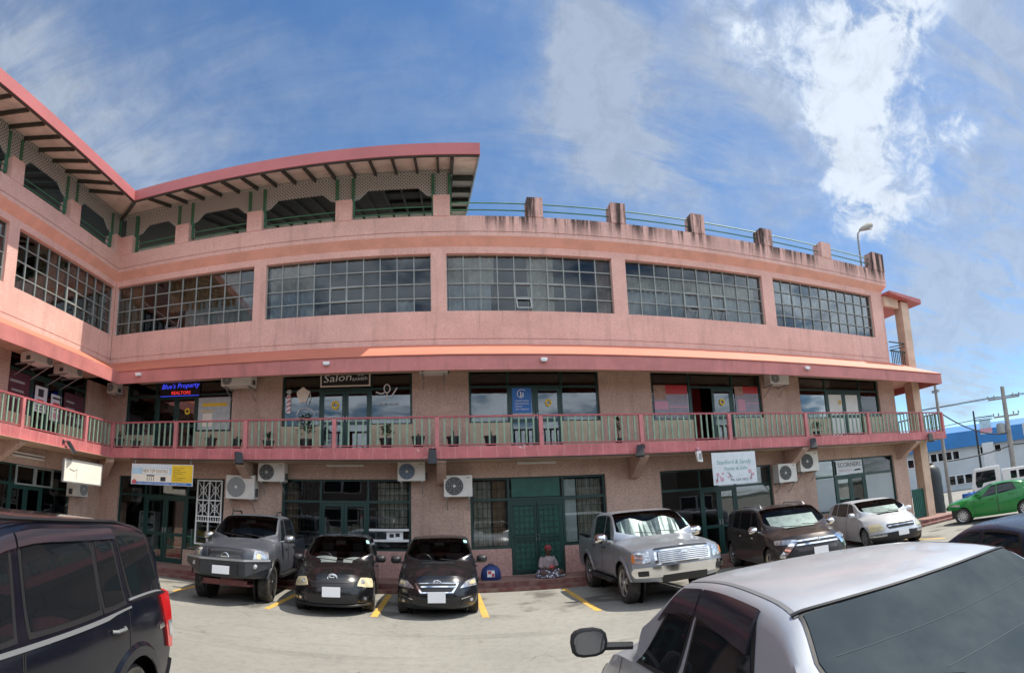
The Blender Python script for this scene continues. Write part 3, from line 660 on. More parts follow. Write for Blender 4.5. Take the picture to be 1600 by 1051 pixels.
UW_OPS = [(1.15, 5.0, SZ1, 6.42), (6.5, 10.4, SZ1, 6.42), (11.9, 16, SZ1, 6.42)]
lower_walls(TW, GW_OPS, .0, SZ0-.013, 0.005, WL, 'lowwall', 'ground_wall')
wall_piers(TW, UW_OPS, .005, WL)
m = MB(TW); m.box(.005, WL, -TH, -.003, 6.42, 6.499); m.build('middle_lintel', 'innerdark', BLD)
m = MB(TF)
for a0, a1 in ((XC+.3, -10.72), (-6.75, -4.88), (-1.01, .69), (4.74, 6.52), (10.68, 12.58), (16.8, XE+.26)): m.box(a0, a1, .003, .035, .216, .30)
m.split('skirting', 'kerb', BLD)

def shopfront(T, op, door, sill, ztr, mt_glass='shopglass', panel='cream', top=None, door_label=None, frosted=(), kind='shop_window', extra_mull=(), open_left=False, door_mat=None, floor=None, ptop=None, dmid=True):
    a0, a1, zf, zt = op; d0, d1 = door; f = .03; rc = -.12
    ptop = ptop or panel
    m = MB(T); 
    for (p, q, z) in ((a0, d0, sill[0]), (d1, a1, sill[1])):
        if z > zf+.05: m.box(p, q, rc-.1, -.012, zf, z)
    m.split('sill_panel', panel, BLD)
    m = MB(T); m.box(a0, d0, rc-.003, rc+.003, sill[0], zt); m.box(d1, a1, rc-.003, rc+.003, sill[1], zt); m.box(d0, d1, rc-.003, rc+.003, ztr, zt)
    wn = m.build(kind, mt_glass, BLD)
    m = MB(T)
    def bar(p, q, z0, z1, dep=.03): m.box(p, q, rc-dep, rc+dep, z0, z1)
    bar(a0, a0+.07, sill[0], zt); bar(a1-.07, a1, sill[1], zt); bar(d0-.06, d0, zf, zt, .034); bar(d1, d1+.06, zf, zt, .034)
    bar(a0, d0-.06, sill[0], sill[0]+.05, .031); bar(d1+.06, a1, sill[1], sill[1]+.05, .031); bar(a0+.07, a1-.07, ztr-.03, ztr+.04, .029); bar(a0, a1, zt-.05, zt+.0, .036)
    for x in extra_mull: bar(x-.03, x+.03, max(sill), zt, .028)
    m.build('frame', 'frame', wn)
    for (p, q, z0, z1) in frosted:
        m = MB(T); m.box(p, q, rc+.004, rc+.007, z0, z1); m.build('window_film', 'frost', wn)
    # two door leaves
    mid = (d0+d1)/2
    for i, (p, q) in enumerate(((d0+.005, mid-.005), (mid+.005, d1-.005))):
        if open_left and i == 0:
            TT = lambda a, d, z, T=T, p=p: T(p+.03-(d+.12)*1.0, -.12-(a-p)*1.0, z)
        else: TT = T
        m = MB(TT)
        for (x0, x1, z0, z1) in ((p, p+.09, zf+.01, ztr-.035), (q-.09, q, zf+.01, ztr-.035), (p+.09, q-.09, ztr-.13, ztr-.035), (p+.09, q-.09, zf+.01, zf+.16), (p+.09, q-.09, zf+.86, zf+.96)):
            m.box(x0, x1, rc-.024, rc+.024, z0, z1)
        dr = m.build('door', door_mat or 'frame', BLD)
        m = MB(TT); m.box(p+.09, q-.09, rc-.003, rc+.003, zf+.16, ztr-.13); m.build('door_pane', mt_glass, dr)
        m = MB(TT); xx = q-.045 if i == 0 else p+.045; m.box(xx-.012, xx+.012, rc+.024, rc+.06, zf+.95, zf+1.12); m.build('handle', 'steel', dr)
    return wn
# middle floor
sA = shopfront(TF, U_OPS[0], (-9.45, -7.92), (4.38, 4.48), 5.72)
sB = shopfront(TF, U_OPS[1], (-3.74, -2.24), (4.60, 4.62), 5.72)
sC = shopfront(TF, U_OPS[2], (1.93, 3.50), (4.62, 4.64), 5.72)
sD = shopfront(TF, U_OPS[3], (7.85, 9.42), (4.62, 4.66), 5.72, open_left=True)
sE = shopfront(TF, U_OPS[4], (13.62, 15.38), (4.62, 4.66), 5.72)
shopfront(TW, UW_OPS[0], (2.5, 3.9), (4.40, 4.40), 5.72); shopfront(TW, UW_OPS[1], (7.7, 9.2), (4.4, 4.4), 5.72); shopfront(TW, UW_OPS[2], (13, 14.5), (4.4, 4.4), 5.72)
# ground floor
gA = shopfront(TF, G_OPS[0], (-9.62, -8.10), (.7, .7), 2.34, panel='lowwall')
gB = shopfront(TF, G_OPS[1], (-3.66, -2.30), (.95, .95), 2.34, panel='pinkbase')
gC = shopfront(TF, G_OPS[2], (1.84, 3.40), (.97, .97), 2.36, panel='pinkbase')
gD = shopfront(TF, G_OPS[3], (7.95, 9.20), (.5, .5), 2.36, panel='frame', extra_mull=(8.575,))
gE = shopfront(TF, G_OPS[4], (13.62, 15.10), (1.05, 1.05), 2.36, panel='lowwall')
shopfront(TW, GW_OPS[0], (3.0, 4.4), (.8, .8), 2.30, panel='green'); shopfront(TW, GW_OPS[1], (7.9, 9.3), (.8, .8), 2.3, panel='green'); shopfront(TW, GW_OPS[2], (13, 14.4), (.8, .8), 2.3, panel='green')
# films, blinds, curtains behind the panes
def film(T, a0, a1, z0, z1, par, mt, nm='window_film', d=-.112):
    m = MB(T); m.box(a0, a1, d-.002, d, z0, z1); return m.build(nm, mt, par)
for p, q in ((12.65, 13.53), (15.2, 16.7)): film(TF, p, q, 1.12, 2.30, gE, 'frost')
wavy(TF, .80, 1.30, 1.05, 2.9, -.30, 'curtain', gC, .03, .16); wavy(TF, 1.36, 1.74, 1.05, 2.9, -.33, 'browncurtain', gC, .03, .16); wavy(TF, 3.5, 3.85, 1.05, 2.9, -.26, 'whiteblind', gC, .012, .3); wavy(TF, 3.92, 4.65, 1.05, 2.9, -.36, 'curtain', gC, .03, .16)
wavy(TF, -2.0, -1.15, 1.6, 2.9, -.30, 'curtain', gB, .03, .18); wavy(TF, -4.78, -4.45, 1.2, 2.9, -.34, 'browncurtain', gB, .03, .2)
for p, q in ((13.74, 14.40), (14.60, 15.26)): film(TF, p, q, 3.98, 4.62, sE, 'whiteblind', 'blind', -.11); film(TF, p, q, 4.76, 5.56, sE, 'whiteblind', 'blind', -.11)
film(TF, 1.5, 1.9, 4.7, 5.6, sC, 'innerdark', 'display_board', -1.4)
m = MB(TF); m.box(8.0, 9.3, -2.3, -2.2, 3.79, 6.3); m.build('inner_red_wall', 'red', sD)
# green door leaves of the bay with the seated person: solid with a security grid
m = MB(TF)
for p, q in ((1.90, 2.58), (2.66, 3.34)): m.box(p, q, -.112, -.098, .24, 2.28)
m.box(1.90, 3.34, -.112, -.098, 2.42, 2.95)
m.build('door_board', 'green', gC)
m = MB(TF)
for p, q in ((1.96, 2.56), (2.68, 3.28)):
    for i in range(5): x = p+(q-p)*i/4; m.box(x-.01, x+.01, -.062, -.042, .32, 2.22)
    for i in range(12): z = .32+1.9*i/11; m.box(p, q, -.060, -.044, z-.01, z+.01)
    for z in (.34, 1.28, 2.2): m.box(p-.03, q+.03, -.07, -.035, z-.025, z+.025)
m.build('security_grid', 'frame', gC)
def bars(T, a0, a1, z0, z1, par, na, nz, mt='black', d=-.19, r=.009, nm='window_bars'):
    m = MB(T)
    for i in range(na+1): x = a0+(a1-a0)*i/na; m.box(x-r, x+r, d-.006, d+.006, z0, z1)
    for i in range(nz+1): z = z0+(z1-z0)*i/nz; m.box(a0, a1, d-.005, d+.005, z-r, z+r)
    return m.build(nm, mt, par)
bars(TF, -4.8, -3.75, 1.0, 2.95, gB, 9, 9); bars(TF, -2.2, -1.1, 1.5, 2.95, gB, 8, 7); bars(TF, .78, 1.75, 1.02, 2.95, gC, 7, 7, r=.006); bars(TF, 3.92, 4.66, 1.02, 2.95, gC, 6, 7, r=.006)
# white service counter set in the second shop's right window
m = MB(TF); m.box(-2.22, -1.08, -.2, .10, 1.52, 1.58); m.box(-2.22, -1.08, -.2, .10, 1.22, 1.28)
m.build('counter_shelf', 'white', gB)
m = MB(TF); m.box(-1.72, -1.25, -.10, .02, 1.281, 1.519); m.k = 1; m.box(-1.63, -1.51, .021, .03, 1.34, 1.44); m.box(-1.46, -1.34, .021, .03, 1.36, 1.46); m.build('service_hatch', ['white', 'black'], gB)
# white ornamental grille of the first shop
m = MB(TF); a0, a1 = -7.70, -6.86; d = -.05; r = .022
for i in range(3): x = a0+(a1-a0)*i/2; m.box(x-r, x+r, d-.02, d+.02, .9, 2.92)
for z in (.92, 1.62, 1.78, 2.28, 2.90): m.box(a0, a1, d-.021, d+.021, z-r, z+r)
for i in range(2):
    c0, c1 = a0+(a1-a0)*i/2, a0+(a1-a0)*(i+1)/2; cx = (c0+c1)/2
    for z0, z1 in ((1.80, 2.26), (2.30, 2.88)):
        m.tube([(c0+.04, d, z0+.04), (c1-.04, d, z1-.04)], .013, 5); m.tube([(c1-.04, d, z0+.04), (c0+.04, d, z1-.04)], .013, 5); m.box(cx-.012, cx+.012, d-.01, d+.01, z0, z1)
        m.tube([(cx+.10*math.cos(t*PI/6), d, (z0+z1)/2+.12*math.sin(t*PI/6)) for t in range(13)], .012, 5)
    for k in range(1, 5): x = c0+(c1-c0)*k/5; m.box(x-.01, x+.01, d-.01, d+.01, 1.64, 1.76)
m.build('white_grille', 'white', gA)
# window with a pale frame in the wing's ground floor
m = MB(TW)
for x in (2.55, 3.33, 3.40, 4.2): m.box(x-.03, x+.03, -.10, -.06, 2.30, 2.88)
for z in (2.32, 2.86): m.box(2.55, 4.2, -.101, -.059, z-.025, z+.025)
m.build('louvre_frame', 'mullion', BLD)
# things seen inside the ground floor shops
for (x, y, sx, sz, mt, lab) in ((-9.0, 17.6, .5, 1.1, 'red', 'shelf of red goods behind the door under the yellow banner'), (-8.2, 18.2, .4, 1.5, 'yellow', 'shelf of yellow goods behind the door under the yellow banner'), (-10.2, 17.4, .3, 1.6, 'greycurtain', 'tall shelf of grey goods beside the door under the yellow banner'), (-4.3, 17.5, .5, 1.4, 'inner', 'shelf of brown goods behind the barred window above the black hatchback'), (-3.3, 17.9, .6, 1.7, 'cream', 'shelf of cream goods behind the door above the black hatchback'), (-2.6, 18.4, .3, 1.9, 'red', 'narrow shelf of red goods behind the door above the black hatchback'), (7.2, 18, .5, 1.2, 'inner', 'shelf of brown goods in the dark shop behind the floral banner'), (14.5, 17.8, .45, 1.35, 'cream', 'shelf of cream goods behind the door of the frosted shop'), (-7.4, 17.3, .4, .9, 'white', 'low shelf of white goods behind the white ornamental grille')):
    t = thing('display_shelf', lab, 'shelf', (x, y, .2), group='shelves inside the ground floor shops')
    m = MB()
    for q in (-sx, sx): m.box(q-.02, q+.02, -.2, .2, 0, sz)
    m.split('side_panel', 'white', t)
    m = MB()
    for z in range(int(sz/.38)+1): m.box(-sx, sx, -.2, .2, z*.38+.05, z*.38+.08)
    m.split('shelf', 'white', t)
    m = MB()
    for z in range(int(sz/.38)):
        p = -sx+.04
        while p < sx-.15: wd = random.uniform(.06, .16); m.box(p, p+wd, -.15, .12, z*.38+.08, z*.38+.08+random.uniform(.12, .27)); p += wd+.02
    m.split('goods', mt, t)

# ------------------------------------------------------------------ air conditioner units
def ac_unit(T, a0, a1, z0, z1, label, d0=.30, dep=.34, fan='acdark', side_tube=True, grp='outdoor air conditioner units on the walls', front=True):
    root = thing('air_conditioner', label, 'air conditioner', T((a0+a1)/2, d0, z0), group=grp)
    base = T((a0+a1)/2, d0, z0); e1 = Vector(T(1, 0, 0))-Vector(T(0, 0, 0)); e2 = Vector(T(0, 1, 0))-Vector(T(0, 0, 0))
    L = lambda a, d, z: tuple(e1*(a-(a0+a1)/2)+e2*(d-d0)+Vector((0, 0, z-z0)))
    m = MB(L); m.box(a0, a1, d0-dep, d0, z0, z1); m.build('casing', 'acwhite', root, bevel=.012)
    wd, h = a1-a0, z1-z0; r = min(h*.42, wd*.32); cx = a0+r+.05*wd; cz = (z0+z1)/2
    m = MB(L); n = 28
    vs = [(cx, d0+.004, cz)]+[(cx+r*math.cos(2*PI*k/n), d0+.004, cz+r*math.sin(2*PI*k/n)) for k in range(n)]
    m.add(vs, [(0, k+1, (k+1) % n+1) for k in range(n)])
    fo = m.build('fan_recess', fan, root)
    m = MB(L)
    for q in (.35, .6, .82, 1.0): m.tube([(cx+r*q*math.cos(2*PI*k/20), d0+.012, cz+r*q*math.sin(2*PI*k/20)) for k in range(21)], .006, 4)
    for k in range(8): m.tube([(cx+.15*r*math.cos(k*PI/4), d0+.014, cz+.15*r*math.sin(k*PI/4)), (cx+r*math.cos(k*PI/4), d0+.014, cz+r*math.sin(k*PI/4))], .005, 4)
    m.build('fan_guard', 'acgrey', fo)
    m = MB(L); m.add([(cx+.16*r*math.cos(2*PI*k/12), d0+.018, cz+.16*r*math.sin(2*PI*k/12)) for k in range(12)], [tuple(range(12))]); m.build('fan_hub', 'acwhite', fo)
    m = MB(L); m.box(a1-.22*wd, a1-.08*wd, d0+.001, d0+.004, z1-.14*h, z1-.09*h); m.build('maker_badge', 'acgrey', root)
    m = MB(L)
    for s in (a0+.12*wd, a1-.12*wd): m.box(s-.02, s+.02, -.0+.003, d0-.02, z0-.04, z0-.002); m.tube([(s, .01, z0-.35), (s, d0-.08, z0-.04)], .014, 5)
    m.split('wall_bracket', 'steel', root)
    m = MB(L); m.box(a1+.001, a1+.05, d0-.22, d0-.10, z0+.1*h, z0+.45*h); m.build('valve_cover', 'acdark', root)
    return root
ac_unit(TF, -6.52, -5.60, 2.35, 3.06, 'white air conditioner with a big grey fan above the lifted pickup', .46, .40, 'acgrey')
ac_unit(TF, -5.50, -4.68, 2.89, 3.44, 'dingy smaller air conditioner tucked up under the balcony above the lifted pickup', .46, .38, 'acdark')
ac_unit(TF, -1.36, -.58, 2.92, 3.45, 'air conditioner with a bluish fan at one end of the barred shop window', .46, .38, 'acblue')
ac_unit(TF, -.06, .74, 2.46, 3.06, 'clean white air conditioner with dark fan and pale hub beside the green double door', .46, .38, 'acdark')
ac_unit(TF, 10.66, 11.42, 2.33, 2.97, 'lower white air conditioner with a dark fan and pale hub right of the floral banner', .46, .38, 'acdark')
ac_unit(TF, 11.62, 12.44, 2.64, 3.34, 'upper air conditioner with no visible hub, left of the frosted shop window', .46, .38, 'acdark')
ac_unit(TW, 1.25, 1.95, 2.12, 2.62, 'small air conditioner half hidden behind the blank cream sign of the wing', .42, .36, 'acgrey')
ug = 'air conditioner units hung under the canopy'
ac_unit(TF, -6.72, -5.72, 5.78, 6.14, 'beige air conditioner under the canopy between the neon shop and the salon', .75, .5, 'acgrey', grp=ug)
ac_unit(TF, -.72, .10, 6.0, 6.15, 'air conditioner mostly hidden by the canopy right of the salon window', .62, .4, 'acgrey', grp=ug)
ac_unit(TF, 10.6, 11.4, 5.74, 6.14, 'air conditioner under the canopy between the red lit shop and the white blind doors', .62, .4, 'acgrey', grp=ug)
ac_unit(TF, -11.1, -10.7, 5.78, 6.14, 'narrow air conditioner under the canopy in the inner corner of the building', .62, .4, 'acgrey', grp=ug)
ac_unit(TW, 2.55, 3.4, 5.84, 6.14, 'air conditioner under the wing canopy nearest the black posters', .8, .5, 'acgrey', grp=ug)
ac_unit(TW, 4.0, 4.9, 5.84, 6.14, 'air conditioner under the wing canopy near the left picture edge', .8, .5, 'acgrey', grp=ug)

# ------------------------------------------------------------------ signs
BD = BO+.02
# yellow shop banner
root = thing('shop_banner', 'yellow and pale blue shop banner hung under the balcony', 'banner', TF(-8.33, BD, 2.62))
o0 = Vector(root.location)
def LT(T, o): return lambda a, d, z: tuple(Vector(T(a, d, z))-o)
L = LT(TF, o0)
x0, x1, z0, z1 = -9.41, -7.25, 2.64, 3.28
m = MB(L); m.box(x0, x1, BD-.012, BD, z0, z1); m.build('board', 'signwhite', root)
m = MB(L); m.box(x0+1.44, x1-.02, BD+.0005, BD+.002, z0+.10, z1-.02); m.build('yellow_panel', 'yellow', root)
m = MB(L); m.box(x0+.03, x0+1.42, BD+.0005, BD+.002, z0+.32, z1-.12); m.build('sky_panel', 'paleblue', root)
m = MB(L); m.box(x0+.03, x0+1.42, BD+.0005, BD+.0021, z0+.10, z0+.318); m.box(x0+.4, x0+1.35, BD+.0022, BD+.003, z1-.30, z1-.14); m.build('building_panel', 'creamsign', root)
m = MB(L); text(m, 'NEW TOP DIGITALS', x0+.42, z1-.26, .10, BD+.004, .88)
for i in range(7): text(m, ['SCHOOL SUPPLIES', 'STATIONERY', 'PRINTING & COPYING', 'BOOK BINDING', 'GIFTS', 'TOYS & HOUSEHOLD', 'CALL 634 3852'][i], x0+1.5, z1-.13-i*.058, .030, BD+.004)
for i in range(4): m.box(x0+.58+i*.075, x0+.60+i*.075, BD+.0022, BD+.004, z0+.12, z0+.24)
m.box(x0+1.06, x0+1.24, BD+.0022, BD+.004, z0+.12, z0+.25); m.box(x0+.56, x0+.84, BD+.0022, BD+.004, z0+.26, z0+.30); m.build('lettering', 'inkdark', root)
m = MB(L); m.box(x0+.03, x1-.03, BD+.0005, BD+.002, z0+.015, z0+.085); m.build('blue_strip', 'blue', root)
m = MB(L); text(m, 'OPEN MONDAY TO SATURDAY   8 AM TO 6 PM', x0+.25, z0+.03, .035, BD+.004, 1.7); m.build('strip_lettering', 'inkwhite', root)
m = MB(L); m.prism([(x0+.04, z0+.02), (x0+.2, z0+.02), (x0+.2, z0+.10), (x0+.12, z0+.17), (x0+.04, z0+.10)], 1, BD+.0021, BD+.005); m.build('red_emblem', 'inkred', root)
m = MB(L)
for x in (x0+.1, x1-.1): m.tube([(x, BD-.01, z1), (x, BD-.02, SZ0+.02)], .006, 4)
m.split('hanger', 'steel', root)
# floral banner
root = thing('shop_banner', 'white floral banner with teal script hanging below the balcony', 'banner', TF(8.49, BD, 2.34)); L = LT(TF, Vector(root.location))
x0, x1, z0, z1 = 7.72, 9.27, 2.40, 3.38
m = MB(L); m.box(x0, x1, BD-.012, BD, z0, z1); m.build('board', 'signwhite', root)
m = MB(L); text(m, 'Stanford & Sarafy', x0+.15, z1-.36, .13, BD+.004, 1.22, ital=.15); text(m, 'Florist & Gifts', x0+.40, z1-.55, .10, BD+.004, .82, ital=.15); m.build('teal_lettering', 'inkteal', root)
m = MB(L); text(m, 'Ph: 634 3852', x0+.62, z0+.09, .075, BD+.004, .60); m.build('dark_lettering', 'inkdark', root)
m = MB(L)
for (px, pz, r) in ((.16, .32, .05), (.34, .34, .035), (.12, .14, .05), (.30, .16, .06), (.24, .24, .03), (1.30, .36, .06), (1.40, .26, .05), (1.33, .16, .04), (.52, .22, .03)):
    for k in range(5): cx, cz = x0+px+r*.7*math.cos(k*1.2566), z0+pz+r*.7*math.sin(k*1.2566); m.add([(cx+r*.5*math.cos(j*PI/4), BD+.002, cz+r*.5*math.sin(j*PI/4)) for j in range(8)], [tuple(range(8))])
m.build('flower_print', 'inkpink', root)
m = MB(L)
for (p, q) in (((.5, .38), (.66, .22)), ((.56, .34), (.62, .14)), ((.16, .28), (.10, .06)), ((1.36, .3), (1.30, .1))):
    m.tube([(x0+p[0], BD+.003, z0+p[1]), (x0+q[0], BD+.003, z0+q[1])], .008, 4)
m.build('stem_print', 'inkdark', root)
m = MB(L); m.box(x0, x1, BD-.03, BD-.013, z1-.05, z1); m.tube([(x0+.6, BD-.02, z1), (x0+.6, BD-.02, SZ0+.05)], .008, 4); m.tube([(x1-.1, BD-.02, z1), (x1-.1, BD-.02, SZ0+.05)], .008, 4); m.split('hanger', 'steel', root)
# blank sign of the wing
root = thing('blank_sign', 'sun bleached blank cream sign hung under the balcony of the left wing', 'sign', TW(2.8, BD+.1, 2.5)); L = LT(TW, Vector(root.location))
m = MB(L); m.box(1.9, 3.74, BD+.06, BD+.10, 2.52, 3.12); m.build('board', 'creamsign', root)
m = MB(L)
for (p, q, r, s) in ((1.86, 1.9, 2.48, 3.16), (3.74, 3.78, 2.48, 3.16), (1.9, 3.74, 2.48, 2.52), (1.9, 3.74, 3.12, 3.16)): m.box(p, q, BD+.05, BD+.115, r, s)
m.build('sign_frame', 'steel', root)
m = MB(L); m.tube([(3.5, BD+.105, 2.88), (3.3, BD+.105, 2.84), (3.12, BD+.105, 2.9)], .01, 4); m.tube([(3.14, BD+.105, 2.86), (3.16, BD+.105, 2.6)], .007, 4); m.build('faded_mark', 'acgrey', root)
# sign in the last ground floor window
root = thing('window_sign', 'white sign with bold black letters over the door of the frosted shop', 'sign', TF(13.4, .0, 2.4)); L = LT(TF, Vector(root.location))
m = MB(L); m.box(13.68, 15.04, -.075, -.06, 2.42, 2.94); m.build('board', 'signwhite', root)
m = MB(L); text(m, 'SCORNERS', 13.76, 2.70, .17, -.055, 1.2); m.build('lettering', 'inkdark', root)
m = MB(L); text(m, 'fashion & more', 13.82, 2.53, .09, -.055, .62); m.build('red_lettering', 'inkpink', root)
m = MB(L); m.prism([(14.55, 2.52), (14.98, 2.54), (14.86, 2.60), (14.62, 2.58)], 1, -.056, -.054); m.build('dark_mark', 'inkdark', root)
# neon sign
root = thing('neon_sign', 'blue and red neon sign glowing in the dark corner shop window', 'neon sign', TF(-8.7, -.05, 5.75)); L = LT(TF, Vector(root.location))
m = MB(L); m.box(-9.32, -7.82, -.08, -.06, 5.68, 6.2); m.build('backing', 'black', root)
m = MB(L); text(m, "Blue's Property", -9.26, 5.96, .17, -.05, 1.4, .02, .2); m.box(-9.3, -7.85, -.058, -.05, 5.70, 5.715); m.build('blue_lettering', 'neonblue', root)
m = MB(L); text(m, 'REALTORS', -8.88, 5.76, .11, -.05, .72); m.build('red_lettering', 'neonred', root)
# salon sign
root = thing('salon_sign', 'black salon sign with white handwritten letters inside a pale frame', 'sign', TF(-3, .02, 5.9)); L = LT(TF, Vector(root.location))
m = MB(L); m.box(-3.74, -2.24, -.05, -.02, 5.82, 6.40); m.build('board', 'black', root)
m = MB(L)
for (p, q, r, s) in ((-3.76, -3.72, 5.80, 6.42), (-2.26, -2.22, 5.80, 6.42), (-3.72, -2.26, 5.80, 5.84)): m.box(p, q, -.055, -.012, r, s)
m.build('sign_frame', 'creamsign', root)
m = MB(L); text(m, 'Salon', -3.66, 5.94, .24, -.015, .85, .06, .15); text(m, 'BARBER', -2.76, 5.97, .09, -.015, .46, .06); text(m, '38', -2.62, 6.12, .09, -.015, .2, .06); m.build('lettering', 'inkwhite', root)
# blue poster
root = thing('blue_poster', 'bright blue poster with a white emblem on the door of the middle shop', 'poster', TF(2.3, -.09, 5)); L = LT(TF, Vector(root.location))
m = MB(L); m.box(2.02, 2.60, -.092, -.085, 4.92, 5.68); m.build('sheet', 'blue', root)
m = MB(L); m.tube([(2.32+.14*math.cos(t), -.082, 5.50+.13*math.sin(t)) for t in [PI*.25+i*PI/12 for i in range(16)]], .012, 4)
m.box(2.27, 2.37, -.083, -.081, 5.40, 5.43); m.box(2.27, 2.30, -.083, -.081, 5.43, 5.56); m.box(2.34, 2.37, -.083, -.081, 5.43, 5.53)
for i in range(4): text(m, ['COMMUNITY SERVICES', 'FINANCE AND LOANS', 'GROUP', 'OPEN WEEKDAYS'][i], 2.10, 5.26-i*.085, .045, -.082, (.42, .42, .22, .42)[i])
m.build('white_print', 'inkwhite', root)
# open rings on the doors
def ring_sign(x, z, label, r=.10):
    root = thing('open_sign', label, 'sign', TF(x, -.09, z), group='round yellow open signs'); L = LT(TF, Vector(root.location)); m = MB(L); n = 20
    vs = [(x+q*math.cos(2*PI*k/n), -.088, z+q*1.15*math.sin(2*PI*k/n)) for q in (r, r*.5) for k in range(n)]
    m.add(vs, [(k, (k+1) % n, n+(k+1) % n, n+k) for k in range(n)]); m.build('ring', 'yellow', root)
    m = MB(L); text(m, 'OPEN', x-r*.8, z-r*.12, r*.25, -.084, r*1.6); m.build('lettering', 'inkdark', root)
ring_sign(-8.26, 5.18, 'round yellow sign on the door under the neon letters')
ring_sign(-3.30, 5.25, 'round yellow sign on the salon door', .12)
ring_sign(3.12, 5.22, 'round yellow sign right of the blue poster')
ring_sign(9.02, 5.22, 'round yellow sign on the open red lit shop door')
ring_sign(14.28, 5.25, 'round yellow sign on the white blind door', .08)
# posters
def poster(T, a0, a1, z0, z1, label, base, bits, d=-.09, nm='window_poster', grp='posters in the shop windows'):
    root = thing(nm, label, 'poster', T((a0+a1)/2, d, z0), group=grp); L = LT(T, Vector(root.location))
    m = MB(L); m.box(a0, a1, d-.004, d, z0, z1); m.build('sheet', base, root)
    for k, (x0, x1, y0, y1, mt) in enumerate(bits):
        m = MB(L); m.box(a0+(a1-a0)*x0, a0+(a1-a0)*x1, d+.0005, d+.002+.0006*k, z0+(z1-z0)*y0, z0+(z1-z0)*y1); m.build('print', mt, root)
    return root
MT['mauve'] = mat('mauve_print', (.30, .27, .32), .35, var=.25, vscale=4); MT['wine'] = mat('wine_print', (.10, .035, .05), .4, var=.3); MT['flesh'] = mat('warm_print', (.42, .25, .18), .45, var=.4, vscale=7)
poster(TF, 6.55, 7.74, 4.72, 5.78, 'red and mauve glamour poster in the left window of the red lit shop', 'mauve', ((0, .35, .55, 1, 'flesh'), (.35, 1, .72, 1, 'red'), (0, .4, .25, .5, 'inkpink'), (.45, 1, .3, .34, 'inkpink')))
poster(TF, 9.55, 10.5, 4.76, 5.78, 'red and mauve glamour poster in the right window of the red lit shop', 'mauve', ((0, .35, .68, 1, 'flesh'), (.35, 1, .75, 1, 'red'), (.1, .4, .15, .55, 'inkpink'), (.45, 1, .4, .43, 'inkpink')))
poster(TF, -7.86, -6.72, 4.55, 5.62, 'pale poster with yellow print right of the neon sign', 'greycurtain', ((.12, .9, .72, .82, 'yellow'), (.15, .45, .1, .5, 'creamsign'), (.1, .5, .55, .58, 'yellow')))
poster(TW, 3.98, 4.95, 4.45, 5.65, 'dark wine coloured menu board with pale lines in the wing window', 'wine', ((.25, .9, .72, .78, 'acgrey'), (.25, .8, .5, .55, 'acgrey'), (.25, .8, .32, .37, 'acgrey')))
poster(TW, 3.15, 3.72, 4.60, 5.42, 'white notice with a dark logo in the wing window, nearer the camera', 'signwhite', ((.3, .75, .6, .9, 'inkdark'), (.25, .8, .42, .5, 'inkred'), (.15, .85, .2, .25, 'inkdark'), (.15, .85, .1, .14, 'inkdark')))
poster(TW, 2.42, 2.95, 4.45, 5.30, 'white notice with red lettering in the wing window, nearer the corner', 'signwhite', ((.15, .85, .82, .9, 'inkdark'), (.2, .8, .55, .7, 'inkred'), (.15, .85, .4, .45, 'inkred'), (.15, .85, .1, .3, 'inkpink')))
poster(TW, 1.22, 2.3, 4.42, 5.5, 'dark price board with pale lines in the wing window next to the corner', 'wine', ((.5, .9, .7, .76, 'acgrey'), (.45, .9, .5, .55, 'acgrey'), (.45, .9, .3, .35, 'acgrey'), (.1, .35, .1, .3, 'acgrey')))
# salon window decals: barber pole, scissors, hair shapes
def decal(a, z, label, mk, nm='window_decal'):
    root = thing(nm, label, 'decal', TF(a, -.09, z), group='painted decals on the salon window'); L = LT(TF, Vector(root.location)); mk(L, root); return root
def d_pole(L, r):
    m = MB(L); m.box(-4.83, -4.71, -.10, -.085, 5.02, 5.6); m.build('pole', 'inkwhite', r)
    m = MB(L)
    for i in range(4): z = 5.06+i*.14; m.quad((-4.83, -.083, z), (-4.71, -.083, z+.06), (-4.71, -.083, z+.11), (-4.83, -.083, z+.05))
    m.build('red_stripe', 'inkred', r)
    m = MB(L); m.ball((-4.77, -.09, 5.70), (.08, .012, .08)); m.build('globe', 'greycurtain', r)
decal(-4.77, 5.0, 'striped barber pole decal at the left of the salon window', d_pole)
def d_hair(L, r):
    m = MB(L); m.add([(-4.32+.19*math.cos(t)*(1+.15*math.sin(3*t)), -.085, 5.58+.24*math.sin(t)*(1+.1*math.sin(5*t))) for t in [2*PI*i/24 for i in range(24)]], [tuple(range(24))]); m.build('hair', 'creamsign', r)
    m = MB(L); m.tube([(-4.12, -.085, 5.72), (-4.06, -.085, 5.5), (-4.14, -.085, 5.3)], .012, 4); m.tube([(-4.5+.28*(1-math.cos(t)), -.085, 4.95+.22*math.sin(t)) for t in [PI*i/10 for i in range(11)]], .014, 4); m.build('outline', 'inkwhite', r)
decal(-4.3, 5.3, 'cream hair silhouette decal on the salon window', d_hair)
def d_sciss(L, r):
    m = MB(L); m.tube([(-1.72+.09*math.cos(2*PI*i/14), -.085, 5.72+.13*math.sin(2*PI*i/14)) for i in range(15)], .02, 5); m.tube([(-1.72, -.085, 5.59), (-1.72, -.085, 5.36)], .02, 5); m.tube([(-1.6, -.085, 5.46), (-1.42, -.085, 5.74)], .022, 5); m.tube([(-2.05, -.085, 5.62), (-1.9, -.085, 5.56), (-1.8, -.085, 5.6)], .025, 5); m.build('scissors', 'inkwhite', r)
    m = MB(L); text(m, 'haircuts', -1.98, 5.22, .09, -.084, .6, 0, .2); m.build('lettering', 'greycurtain', r)
decal(-1.7, 5.3, 'white comb and scissors decal at the right of the salon window', d_sciss)

